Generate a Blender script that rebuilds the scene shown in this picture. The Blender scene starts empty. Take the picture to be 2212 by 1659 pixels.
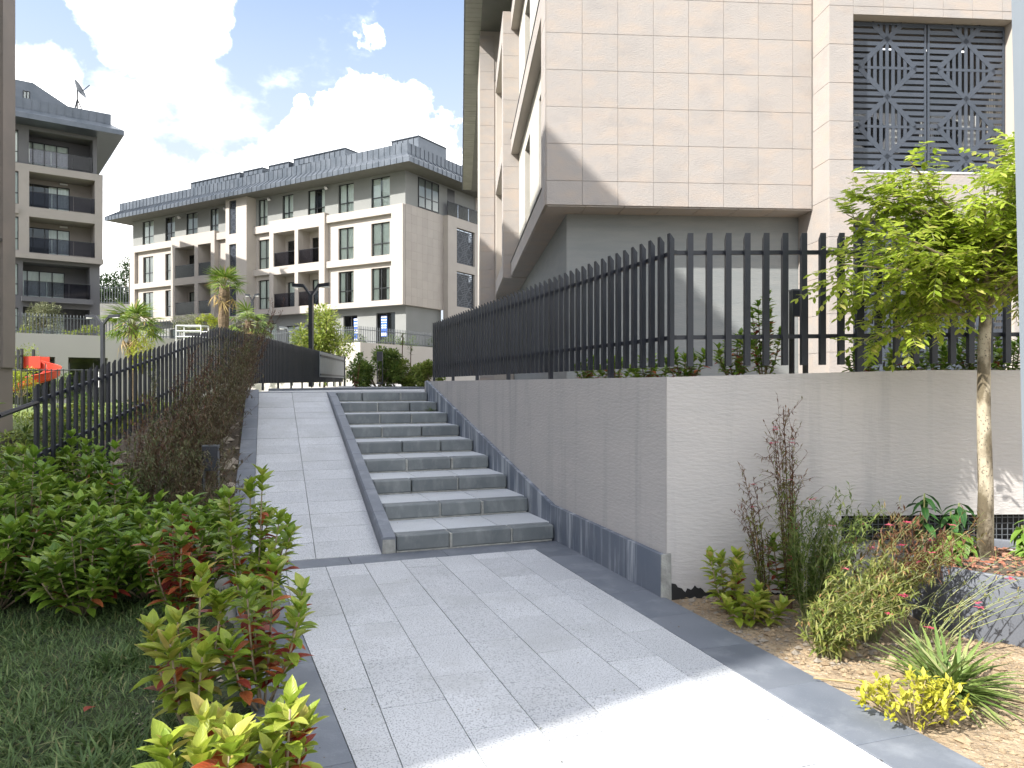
import bpy, math, random
import numpy as np
from mathutils import Vector, Matrix
R = math.radians
rnd = random.Random(7)
nrng = np.random.default_rng(11)
S = bpy.context.scene
C = S.collection

# ------------------------------------------------------------------ camera
cam = bpy.data.cameras.new('camera'); camo = bpy.data.objects.new('camera', cam); C.objects.link(camo)
camo.location = (0, 0, 1.6); camo.rotation_euler = (R(90), 0, 0)
cam.sensor_width = 36; cam.lens = 36*1600/2212; cam.clip_start = .05; cam.clip_end = 3000
S.camera = camo
S.view_settings.view_transform = 'Standard'; S.view_settings.look = 'None'
S.view_settings.exposure = 2.28; S.view_settings.gamma = 1; S.view_settings.use_curve_mapping = False
# ------------------------------------------------------------------ sun
SUN = Vector((.848, .568, -.85)).normalized()
sl = bpy.data.lights.new('sun', 'SUN'); sl.energy = 2.05; sl.angle = R(.53); sl.color = (1, .965, .91)
so = bpy.data.objects.new('sun', sl); C.objects.link(so); so.location = (-30, -20, 40)
so.rotation_euler = SUN.to_track_quat('-Z', 'Y').to_euler()
# ------------------------------------------------------------------ sky
w = bpy.data.worlds.new('World'); S.world = w; w.use_nodes = True
nt = w.node_tree; N = nt.nodes; Lk = nt.links
for n in list(N): N.remove(n)
out = N.new('ShaderNodeOutputWorld'); bg = N.new('ShaderNodeBackground'); bg.inputs[1].default_value = .15
Lk.new(bg.outputs[0], out.inputs[0])
sky = N.new('ShaderNodeTexSky'); sky.sky_type = 'NISHITA'; sky.sun_disc = False
sky.sun_elevation = math.asin(-SUN.z); sky.sun_rotation = math.atan2(-SUN.x, -SUN.y) % (2*math.pi)
sky.air_density = 1; sky.dust_density = .8; sky.ozone_density = 1.2
tc = N.new('ShaderNodeTexCoord')
def wmath(op, a, b=None, clamp=False):
    n = N.new('ShaderNodeMath'); n.operation = op; n.use_clamp = clamp
    for i, v in enumerate((a, b)):
        if v is None: continue
        if isinstance(v, (int, float)): n.inputs[i].default_value = v
        else: Lk.new(v, n.inputs[i])
    return n.outputs[0]
def wnoise(scale, detail, rough, loc=(0, 0, 0), zs=1.0):
    mp = N.new('ShaderNodeMapping'); mp.inputs['Scale'].default_value = (1, 1, zs); mp.inputs['Location'].default_value = loc
    Lk.new(tc.outputs['Generated'], mp.inputs[0])
    n = N.new('ShaderNodeTexNoise'); n.inputs['Scale'].default_value = scale; n.inputs['Detail'].default_value = detail
    n.inputs['Roughness'].default_value = rough; Lk.new(mp.outputs[0], n.inputs['Vector'])
    return n.outputs['Fac']
n1 = wnoise(9, 9, .58); n2 = wnoise(34, 5, .55)
warp = wmath('ADD', wmath('MULTIPLY', wmath('SUBTRACT', n1, .5), .15), wmath('MULTIPLY', wmath('SUBTRACT', n2, .5), .03))
def sdir(x, y): return Vector(((x-1106)/1600, 1, (830-y)/1600)).normalized()
acc = None
# cumulus: (pixel x, y of the photograph, radius in radians, softness, opacity)
for (x, y, r, soft, op) in [(300, 50, .07, .5, 1), (385, 10, .06, .45, 1), (340, 120, .058, .5, .95), (210, 10, .05, .6, .9), (400, 160, .035, .8, .7),
        (80, 170, .065, .6, .95), (150, 230, .055, .6, .9), (20, 120, .045, .6, .9), (270, 290, .05, .9, .6), (330, 370, .05, 1, .5),
        (735, 265, .05, .3, 1), (800, 265, .058, .3, 1), (875, 285, .055, .3, 1), (655, 225, .018, .4, .95), (940, 310, .05, .35, 1), (660, 300, .045, .4, 1),
        (590, 350, .045, .6, .95), (530, 400, .05, .8, .9), (420, 430, .05, .9, .6), (700, 350, .07, .5, 1), (250, 560, .07, 1, .6),
        (806, 75, .014, .9, .6), (655, 135, .014, 1, .45), (600, 120, .014, 1, .4)]:
    d = N.new('ShaderNodeVectorMath'); d.operation = 'DISTANCE'; d.inputs[1].default_value = sdir(x, y)
    Lk.new(tc.outputs['Generated'], d.inputs[0])
    dd = wmath('SUBTRACT', d.outputs['Value'], warp)
    m = N.new('ShaderNodeMapRange'); m.interpolation_type = 'SMOOTHSTEP'
    m.inputs['From Min'].default_value = r; m.inputs['From Max'].default_value = r*(1-soft*.75)
    m.inputs['To Max'].default_value = op
    Lk.new(dd, m.inputs['Value'])
    acc = m.outputs[0] if acc is None else wmath('MAXIMUM', acc, m.outputs[0])
n3 = wnoise(2.4, 9, .56, (9.7, 4.2, 1.1), 1.7)                       # the same fair-weather cumulus over the rest of the sky
m = N.new('ShaderNodeMapRange'); m.interpolation_type = 'SMOOTHSTEP'
m.inputs['From Min'].default_value = .49; m.inputs['From Max'].default_value = .62; Lk.new(n3, m.inputs['Value'])
acc = wmath('MAXIMUM', acc, m.outputs[0])
sep = N.new('ShaderNodeSeparateXYZ'); Lk.new(tc.outputs['Generated'], sep.inputs[0])
hz = N.new('ShaderNodeMapRange'); hz.interpolation_type = 'SMOOTHSTEP'; hz.inputs['From Min'].default_value = .62
hz.inputs['From Max'].default_value = .12; hz.inputs['To Max'].default_value = .95; Lk.new(sep.outputs[2], hz.inputs['Value'])
mixh = N.new('ShaderNodeMix'); mixh.data_type = 'RGBA'; Lk.new(hz.outputs[0], mixh.inputs[0])
tn = N.new('ShaderNodeMix'); tn.data_type = 'RGBA'; tn.blend_type = 'MULTIPLY'; tn.inputs[0].default_value = 1; Lk.new(sky.outputs[0], tn.inputs[6]); tn.inputs[7].default_value = (.45, .43, .425, 1)
Lk.new(tn.outputs[2], mixh.inputs[6]); mixh.inputs[7].default_value = (1.20, 1.30, 1.42, 1)
mixc = N.new('ShaderNodeMix'); mixc.data_type = 'RGBA'; Lk.new(acc, mixc.inputs[0])
Lk.new(mixh.outputs[2], mixc.inputs[6]); mixc.inputs[7].default_value = (5.8, 5.7, 5.55, 1)
Lk.new(mixc.outputs[2], bg.inputs[0])

# ------------------------------------------------------------------ materials
def mat(name, c1, c2=None, scale=3.0, rough=.8, bump=0, bscale=40, stretch=(1, 1, 1), detail=6, rndv=.0, lo=.35, hi=.65,
        metal=0, spec=.5, speck=None, bdist=.01, offset=False, rnoise=0, stain=None):
    m = bpy.data.materials.new(name); m.use_nodes = True; t = m.node_tree; n = t.nodes; l = t.links
    b = n['Principled BSDF']; b.inputs['Roughness'].default_value = rough; b.inputs['Metallic'].default_value = metal
    b.inputs['Specular IOR Level'].default_value = spec
    g = n.new('ShaderNodeNewGeometry'); oi = n.new('ShaderNodeObjectInfo')
    pos = g.outputs['Position']
    if offset:                                        # every piece takes its own cut of the stone
        a = n.new('ShaderNodeVectorMath'); a.operation = 'MULTIPLY_ADD'; l.new(oi.outputs['Random'], a.inputs[0])
        a.inputs[1].default_value = (37, 19, 53); l.new(pos, a.inputs[2]); pos = a.outputs[0]
    mp = n.new('ShaderNodeMapping'); mp.inputs['Scale'].default_value = stretch; l.new(pos, mp.inputs[0])
    no = n.new('ShaderNodeTexNoise'); no.inputs['Scale'].default_value = scale; no.inputs['Detail'].default_value = detail
    l.new(mp.outputs[0], no.inputs['Vector'])
    mr = n.new('ShaderNodeMapRange'); mr.inputs['From Min'].default_value = lo; mr.inputs['From Max'].default_value = hi
    l.new(no.outputs['Fac'], mr.inputs['Value'])
    mx = n.new('ShaderNodeMix'); mx.data_type = 'RGBA'; l.new(mr.outputs[0], mx.inputs[0])
    mx.inputs[6].default_value = (*c1, 1); mx.inputs[7].default_value = (*(c2 or c1), 1)
    col = mx.outputs[2]
    if speck:                                         # (scale, threshold, colour, amount)
        v = n.new('ShaderNodeTexNoise'); v.inputs['Scale'].default_value = speck[0]; v.inputs['Detail'].default_value = 2
        l.new(pos, v.inputs['Vector'])
        r2 = n.new('ShaderNodeMapRange'); r2.inputs['From Min'].default_value = speck[1]; r2.inputs['From Max'].default_value = speck[1]+.07
        r2.inputs['To Max'].default_value = speck[3]; l.new(v.outputs['Fac'], r2.inputs['Value'])
        m2 = n.new('ShaderNodeMix'); m2.data_type = 'RGBA'; l.new(r2.outputs[0], m2.inputs[0]); l.new(col, m2.inputs[6])
        m2.inputs[7].default_value = (*speck[2], 1); col = m2.outputs[2]
    if stain:                                         # (scale, stretch, lo, hi, colour, amount): run marks and wear
        p2 = n.new('ShaderNodeMapping'); p2.inputs['Scale'].default_value = stain[1]; l.new(g.outputs['Position'], p2.inputs[0])
        v = n.new('ShaderNodeTexNoise'); v.inputs['Scale'].default_value = stain[0]; v.inputs['Detail'].default_value = 7
        v.inputs['Roughness'].default_value = .65; l.new(p2.outputs[0], v.inputs['Vector'])
        r2 = n.new('ShaderNodeMapRange'); r2.inputs['From Min'].default_value = stain[2]; r2.inputs['From Max'].default_value = stain[3]
        r2.inputs['To Max'].default_value = stain[5]; l.new(v.outputs['Fac'], r2.inputs['Value'])
        m2 = n.new('ShaderNodeMix'); m2.data_type = 'RGBA'; l.new(r2.outputs[0], m2.inputs[0]); l.new(col, m2.inputs[6])
        m2.inputs[7].default_value = (*stain[4], 1); col = m2.outputs[2]
    if rndv:
        hs = n.new('ShaderNodeHueSaturation'); r3 = n.new('ShaderNodeMapRange'); l.new(oi.outputs['Random'], r3.inputs['Value'])
        r3.inputs['To Min'].default_value = 1-rndv; r3.inputs['To Max'].default_value = 1+rndv
        l.new(r3.outputs[0], hs.inputs['Value']); l.new(col, hs.inputs['Color']); col = hs.outputs[0]
    l.new(col, b.inputs['Base Color'])
    if bump:
        p3 = n.new('ShaderNodeMapping'); p3.inputs['Scale'].default_value = stretch; l.new(pos, p3.inputs[0])
        nb = n.new('ShaderNodeTexNoise'); nb.inputs['Scale'].default_value = bscale; nb.inputs['Detail'].default_value = 5
        l.new(p3.outputs[0], nb.inputs['Vector'])
        bp = n.new('ShaderNodeBump'); bp.inputs['Strength'].default_value = bump; bp.inputs['Distance'].default_value = bdist
        l.new(nb.outputs['Fac'], bp.inputs['Height']); l.new(bp.outputs[0], b.inputs['Normal'])
    if rnoise:
        r4 = n.new('ShaderNodeMapRange'); l.new(no.outputs['Fac'], r4.inputs['Value'])
        r4.inputs['To Min'].default_value = max(.05, rough-rnoise); r4.inputs['To Max'].default_value = min(1, rough+rnoise)
        l.new(r4.outputs[0], b.inputs['Roughness'])
    return m

def leafmat(name, stops, trans=.3, rough=.45):
    """leaf colours picked per leaf; the light that comes through is real translucency"""
    m = bpy.data.materials.new(name); m.use_nodes = True; t = m.node_tree; n = t.nodes; l = t.links
    b = n['Principled BSDF']; b.inputs['Roughness'].default_value = rough; b.inputs['Specular IOR Level'].default_value = .4
    g = n.new('ShaderNodeNewGeometry'); oi = n.new('ShaderNodeObjectInfo')
    a = n.new('ShaderNodeMath'); a.operation = 'MULTIPLY_ADD'; l.new(oi.outputs['Random'], a.inputs[0]); a.inputs[1].default_value = 7.3
    l.new(g.outputs['Random Per Island'], a.inputs[2])
    f = n.new('ShaderNodeMath'); f.operation = 'FRACT'; l.new(a.outputs[0], f.inputs[0])
    cr = n.new('ShaderNodeValToRGB'); e = cr.color_ramp.elements
    e[0].position = stops[0][0]; e[0].color = (*stops[0][1], 1); e[1].position = stops[-1][0]; e[1].color = (*stops[-1][1], 1)
    for p, c in stops[1:-1]: q = e.new(p); q.color = (*c, 1)
    l.new(f.outputs[0], cr.inputs[0])
    no = n.new('ShaderNodeTexNoise'); no.inputs['Scale'].default_value = 25; l.new(g.outputs['Position'], no.inputs['Vector'])
    hs = n.new('ShaderNodeHueSaturation'); mr = n.new('ShaderNodeMapRange'); l.new(no.outputs['Fac'], mr.inputs['Value'])
    mr.inputs['To Min'].default_value = .7; mr.inputs['To Max'].default_value = 1.3
    l.new(mr.outputs[0], hs.inputs['Value']); l.new(cr.outputs[0], hs.inputs['Color'])
    uv = n.new('ShaderNodeUVMap'); sx = n.new('ShaderNodeSeparateXYZ'); l.new(uv.outputs[0], sx.inputs[0])
    def mth(op, a, b_=None):
        q = n.new('ShaderNodeMath'); q.operation = op
        for i, v in enumerate((a, b_)):
            if v is None: continue
            if isinstance(v, (int, float)): q.inputs[i].default_value = v
            else: l.new(v, q.inputs[i])
        return q.outputs[0]
    def ramp(v, a, c, hi):
        q = n.new('ShaderNodeMapRange'); q.interpolation_type = 'SMOOTHSTEP'; q.inputs['From Min'].default_value = a; q.inputs['From Max'].default_value = c
        q.inputs['To Max'].default_value = hi; l.new(v, q.inputs['Value']); return q.outputs[0]
    ed = mth('MULTIPLY', mth('ABSOLUTE', mth('SUBTRACT', sx.outputs[0], .5)), 2.0)
    lt = mth('MAXIMUM', ramp(ed, .10, .02, .38), ramp(ed, .78, 1.0, .42))
    mg = n.new('ShaderNodeMix'); mg.data_type = 'RGBA'; l.new(lt, mg.inputs[0]); l.new(hs.outputs[0], mg.inputs[6])
    br_ = n.new('ShaderNodeMix'); br_.data_type = 'RGBA'; br_.blend_type = 'ADD'; br_.inputs[0].default_value = 1; l.new(hs.outputs[0], br_.inputs[6]); br_.inputs[7].default_value = (.16, .16, .05, 1)
    l.new(br_.outputs[2], mg.inputs[7]); COL = mg.outputs[2]
    vn = mth('SINE', mth('MULTIPLY', mth('SUBTRACT', sx.outputs[1], mth('MULTIPLY', ed, .22)), 62.0))
    bp = n.new('ShaderNodeBump'); bp.inputs['Strength'].default_value = .22; bp.inputs['Distance'].default_value = .002; l.new(vn, bp.inputs['Height']); l.new(bp.outputs[0], b.inputs['Normal'])
    l.new(COL, b.inputs['Base Color'])
    tr = n.new('ShaderNodeBsdfTranslucent'); l.new(COL, tr.inputs[0])
    ms = n.new('ShaderNodeMixShader'); ms.inputs[0].default_value = trans
    l.new(b.outputs[0], ms.inputs[1]); l.new(tr.outputs[0], ms.inputs[2]); l.new(ms.outputs[0], n['Material Output'].inputs[0])
    return m

def glassmat(name, tint, alpha, rough=.03, ior=1.5):
    """thin pane: reflects by Fresnel, the rest passes through tinted"""
    m = bpy.data.materials.new(name); m.use_nodes = True; t = m.node_tree; n = t.nodes; l = t.links
    n.remove(n['Principled BSDF'])
    lw = n.new('ShaderNodeFresnel'); lw.inputs[0].default_value = ior
    ad = n.new('ShaderNodeMath'); ad.operation = 'ADD'; ad.use_clamp = True; l.new(lw.outputs[0], ad.inputs[0]); ad.inputs[1].default_value = alpha
    gl = n.new('ShaderNodeBsdfGlossy'); gl.inputs['Roughness'].default_value = rough; gl.inputs[0].default_value = (.9, .95, .95, 1)
    tr = n.new('ShaderNodeBsdfTransparent'); tr.inputs[0].default_value = (*tint, 1)
    ms = n.new('ShaderNodeMixShader'); l.new(ad.outputs[0], ms.inputs[0]); l.new(tr.outputs[0], ms.inputs[1]); l.new(gl.outputs[0], ms.inputs[2])
    l.new(ms.outputs[0], n['Material Output'].inputs[0])
    return m

M = {}
M['stone'] = mat('beige_stone', (.35, .32, .295), (.385, .33, .285), 2.2, .75, .5, 30, (1.0, 1.0, 2.0), rndv=.018, lo=.46, hi=.66, offset=True, bdist=.012,
                 stain=(1.3, (1, 1, 1.6), .5, .7, (.285, .265, .25), .6))
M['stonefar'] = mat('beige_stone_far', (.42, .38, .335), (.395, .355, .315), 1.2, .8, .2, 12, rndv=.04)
M['plaster'] = mat('textured_plaster', (.47, .445, .42), (.44, .42, .40), 1.2, .9, .55, 15, (1.0, 1.0, 3.6), bdist=.012,
                   stain=(2.2, (1.6, 1.6, .12), .5, .70, (.30, .29, .285), .6))
M['greywall'] = mat('grey_render', (.20, .215, .215), (.225, .235, .23), 1.5, .9, .5, 10, (1, 1, 7), bdist=.01)
M['stoneleft'] = mat('shaded_beige_stone', (.31, .28, .25), (.285, .26, .23), 1.2, .8, .2, 12)  # same beige stone, darkened: facade shade put into the colour
M['greyleft'] = mat('shaded_grey_render', (.115, .115, .12), (.13, .13, .135), .6, .9, .1, 10)  # grey render darkened, shade put into the colour
M['stoneshade'] = mat('shaded_stone', (.20, .175, .155), (.235, .20, .175), 1.2, .8, .2, 12, rndv=.06)  # stone of the near left building with its shade put into the colour
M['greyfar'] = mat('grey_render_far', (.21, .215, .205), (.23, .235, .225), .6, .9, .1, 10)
M['podium'] = mat('podium_render', (.50, .465, .43), (.47, .44, .41), .5, .9, .1, 8, stain=(1.2, (1, 1, .1), .55, .75, (.4, .37, .35), .4))
M['podiumgrey'] = mat('podium_render_grey', (.42, .40, .385), (.40, .38, .37), .5, .9, .1, 8)
M['creamrender'] = mat('cream_render', (.48, .45, .40), (.45, .43, .37), 3, .9, .8, 60, bdist=.01)
M['granite'] = mat('pale_granite', (.55, .56, .57), (.47, .48, .49), 1.1, .75, .25, 180, rndv=.045, speck=(115, .54, (.19, .2, .21), .75), offset=True, bdist=.003,
                   stain=(1.7, (1, 1, 1), .50, .68, (.36, .365, .36), .5))
M['granitestep'] = mat('pale_granite_tread', (.52, .545, .56), (.47, .49, .50), 1.4, .75, .25, 180, rndv=.03, speck=(95, .6, (.25, .26, .27), .45), offset=True, bdist=.003)
M['basalt'] = mat('dark_basalt', (.115, .13, .155), (.15, .165, .19), 2.6, .55, .2, 120, rndv=.08, offset=True, bdist=.004, rnoise=.12,
                  stain=(3.0, (1, 1, 1), .5, .72, (.28, .30, .32), .55), speck=(150, .68, (.4, .42, .44), .4))
M['riser'] = mat('riser_stone', (.12, .135, .14), (.165, .18, .18), 3.5, .6, .25, 90, rndv=.1, offset=True, bdist=.004,
                 stain=(7, (1, 1, .5), .5, .72, (.27, .285, .275), .55))
M['plinth'] = mat('plinth_stone', (.12, .145, .185), (.155, .175, .21), 3, .5, .2, 90, rndv=.06, bdist=.004,
                  stain=(7, (1, 1, .08), .50, .62, (.46, .49, .52), .75))
M['mortar'] = mat('mortar', (.36, .36, .33), (.24, .24, .22), 14, .95, .8, 60, bdist=.01)
M['concrete'] = mat('concrete', (.28, .275, .255), (.22, .215, .20), 2, .9, .4, 30)
M['fence'] = mat('anthracite_metal', (.017, .019, .026), (.021, .024, .032), 4, .38, .04, 300, rndv=.06, rnoise=.08)
M['fencegrey'] = mat('grey_metal', (.10, .11, .12), (.12, .13, .14), 4, .4)
M['picketlit'] = mat('sunlit_picket_grey', (.26, .285, .30), (.29, .31, .325), 4, .4)  # paler than the fence metal: sunlight on the pickets painted in
M['frame'] = mat('window_frame', (.018, .02, .022), None, 3, .4)
M['roof'] = mat('zinc_roof', (.085, .10, .118), (.115, .13, .15), 1.5, .34, .05, 40, rndv=.035, metal=.45, rnoise=.08)
M['soffit'] = mat('soffit', (.13, .13, .115), (.15, .145, .13), 2, .7)
M['soffitrib'] = mat('soffit_rib', (.26, .26, .215), (.22, .22, .18), 2, .55)
M['dark'] = mat('dark_interior', (.02, .02, .022), (.03, .03, .03), 1, .9)
M['curtain'] = mat('curtain', (.80, .82, .78), (.74, .76, .71), 5, .9)
M['shade'] = mat('pale_blind', (.60, .62, .60), None, 2, .8)
M['white'] = mat('white_plastic', (.72, .72, .71), (.66, .66, .65), 8, .5)
M['whitemetal'] = mat('white_metal', (.62, .63, .64), None, 8, .4)
M['black'] = mat('black_void', (.012, .012, .012), None, 2, .8)
M['screen'] = mat('screen_metal', (.042, .052, .068), (.05, .06, .078), 4, .45, rndv=.05)
M['red'] = mat('red_plastic', (.62, .055, .02), (.55, .05, .025), 2, .35)
M['blue'] = mat('poster_blue', (.03, .12, .5), None, 2, .5)
M['planter'] = mat('planter_metal', (.115, .125, .145), (.13, .14, .16), 2, .5, .05, 60, rnoise=.1)
M['postgrey'] = mat('post_paint', (.20, .23, .26), (.22, .25, .28), 2, .5)
M['soil'] = mat('sandy_soil', (.40, .31, .20), (.24, .175, .11), 5, .95, 1.0, 30, detail=10, lo=.3, hi=.7, bdist=.03, speck=(60, .62, (.5, .42, .32), .7))
M['darksoil'] = mat('dark_soil', (.07, .055, .04), (.12, .095, .065), 8, .95, .8, 40, bdist=.02, speck=(40, .66, (.3, .28, .25), .6))
M['mulch'] = mat('red_mulch', (.24, .085, .05), (.36, .2, .13), 20, .9, .8, 60, bdist=.02, rndv=.3)
M['clod'] = mat('soil_clod', (.42, .32, .2), (.28, .2, .12), 20, .95, .6, 60, rndv=.25)
M['pebble'] = mat('pebble', (.38, .33, .26), (.24, .2, .155), 12, .8, rndv=.3)
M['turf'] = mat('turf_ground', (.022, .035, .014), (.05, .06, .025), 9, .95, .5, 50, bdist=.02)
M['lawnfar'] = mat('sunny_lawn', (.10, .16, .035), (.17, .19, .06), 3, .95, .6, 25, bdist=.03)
M['ground'] = mat('ground_sheet', (.12, .12, .085), (.17, .15, .11), .3, .95)
M['asphalt'] = mat('asphalt', (.06, .06, .062), (.075, .075, .075), 2, .9, .4, 90)
M['bark'] = mat('young_bark', (.38, .33, .24), (.13, .105, .065), 11, .9, .9, 40, (1, 1, .45), bdist=.008, lo=.44, hi=.58, speck=(70, .6, (.07, .055, .04), .8))
M['twig'] = mat('twig', (.22, .17, .11), (.30, .24, .16), 12, .9)
M['greenstem'] = mat('green_stem', (.16, .2, .07), (.24, .24, .1), 12, .7)
M['brownstem'] = mat('brown_stem', (.085, .05, .03), (.13, .075, .05), 12, .9)
M['palmtrunk'] = mat('palm_trunk', (.22, .16, .10), (.12, .085, .05), 9, .95, .9, 30, (1, 1, 2.5), bdist=.03)
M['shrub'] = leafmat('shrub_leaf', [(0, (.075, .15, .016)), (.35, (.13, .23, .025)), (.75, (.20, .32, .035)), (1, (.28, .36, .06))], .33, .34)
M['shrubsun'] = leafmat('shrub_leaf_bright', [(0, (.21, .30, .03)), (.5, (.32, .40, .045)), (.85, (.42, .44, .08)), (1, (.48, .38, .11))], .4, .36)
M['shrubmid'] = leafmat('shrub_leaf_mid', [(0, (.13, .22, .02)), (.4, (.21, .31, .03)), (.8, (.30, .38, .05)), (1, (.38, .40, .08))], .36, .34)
M['hedge'] = leafmat('hedge_leaf', [(0, (.03, .085, .012)), (.5, (.055, .14, .02)), (1, (.11, .22, .03))], .25, .4)
M['redleaf'] = leafmat('red_leaf', [(0, (.20, .022, .022)), (.5, (.34, .05, .03)), (1, (.55, .17, .06))], .38, .36)
M['brownleaf'] = leafmat('brown_leaf', [(0, (.05, .042, .024)), (.4, (.085, .07, .035)), (.75, (.10, .11, .04)), (1, (.13, .065, .04))], .2, .6)
M['oliveleaf'] = leafmat('olive_brown_leaf', [(0, (.05, .07, .025)), (.5, (.10, .13, .045)), (1, (.17, .17, .08))], .25, .6)
M['rustleaf'] = leafmat('rust_leaf', [(0, (.07, .03, .02)), (.5, (.13, .055, .035)), (1, (.16, .10, .05))], .25, .6)
M['grass'] = leafmat('grass_blade', [(0, (.05, .095, .03)), (.6, (.095, .165, .05)), (.9, (.16, .23, .08)), (1, (.26, .23, .11))], .3, .5)
M['wisp'] = leafmat('wisp_leaf', [(0, (.12, .16, .035)), (.5, (.21, .25, .05)), (.85, (.30, .29, .09)), (1, (.30, .15, .08))], .3, .5)
M['wispgreen'] = leafmat('wisp_green_leaf', [(0, (.07, .12, .025)), (.6, (.12, .19, .035)), (1, (.2, .22, .06))], .3, .5)
M['wispred'] = leafmat('wisp_red_leaf', [(0, (.10, .035, .028)), (.5, (.17, .075, .035)), (1, (.14, .13, .04))], .3, .5)
M['flower'] = leafmat('pink_petal', [(0, (.55, .05, .12)), (1, (.75, .16, .24))], .35, .5)
M['flowerwhite'] = leafmat('white_petal', [(0, (.7, .66, .62)), (1, (.78, .7, .7))], .35, .5)
M['soft'] = leafmat('soft_leaf', [(0, (.10, .2, .03)), (.5, (.17, .3, .045)), (1, (.24, .36, .07))], .35, .4)
M['softdark'] = leafmat('soft_dark_leaf', [(0, (.02, .075, .018)), (1, (.045, .13, .03))], .25, .35)
M['gold'] = leafmat('golden_leaf', [(0, (.30, .30, .02)), (.6, (.44, .42, .035)), (1, (.52, .46, .08))], .3, .45)
M['sedge'] = leafmat('sedge_blade', [(0, (.10, .17, .035)), (.7, (.20, .27, .07)), (1, (.42, .42, .2))], .25, .5)
M['tree'] = leafmat('tree_leaflet', [(0, (.24, .34, .03)), (.45, (.36, .46, .05)), (.9, (.48, .54, .09)), (1, (.58, .54, .16))], .5, .42)
M['lighttree'] = leafmat('light_tree_leaf', [(0, (.17, .24, .03)), (.6, (.27, .33, .06)), (1, (.36, .36, .10))], .4, .5)
M['olive'] = leafmat('olive_leaf', [(0, (.11, .13, .065)), (1, (.25, .26, .15))], .25, .5)
M['darktree'] = leafmat('dark_tree_leaf', [(0, (.018, .045, .015)), (1, (.05, .095, .03))], .2, .5)
M['bush'] = leafmat('bush_leaf', [(0, (.05, .10, .02)), (.5, (.10, .17, .03)), (1, (.19, .24, .05))], .3, .45)
M['bushmid'] = leafmat('bush_leaf_mid', [(0, (.08, .15, .03)), (.5, (.15, .23, .045)), (1, (.25, .30, .08))], .35, .45)
M['bushlight'] = leafmat('bush_leaf_light', [(0, (.14, .21, .04)), (.5, (.24, .31, .06)), (1, (.34, .36, .11))], .38, .45)
M['redstem'] = mat('red_stem', (.14, .04, .03), (.2, .08, .05), 12, .9)
M['bushyel'] = leafmat('yellow_bush_leaf', [(0, (.18, .24, .02)), (1, (.42, .44, .05))], .35, .45)
M['palm'] = leafmat('palm_leaf', [(0, (.08, .15, .02)), (.6, (.15, .24, .03)), (1, (.26, .32, .06))], .3, .4)
M['palmdry'] = leafmat('palm_dry_leaf', [(0, (.40, .27, .08)), (.6, (.48, .36, .15)), (1, (.30, .2, .12))], .3, .6)
M['pane'] = glassmat('window_pane', (.90, .95, .93), .05)
M['railglass'] = glassmat('smoked_rail_glass', (.50, .50, .55), .0, ior=1.25)

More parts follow.
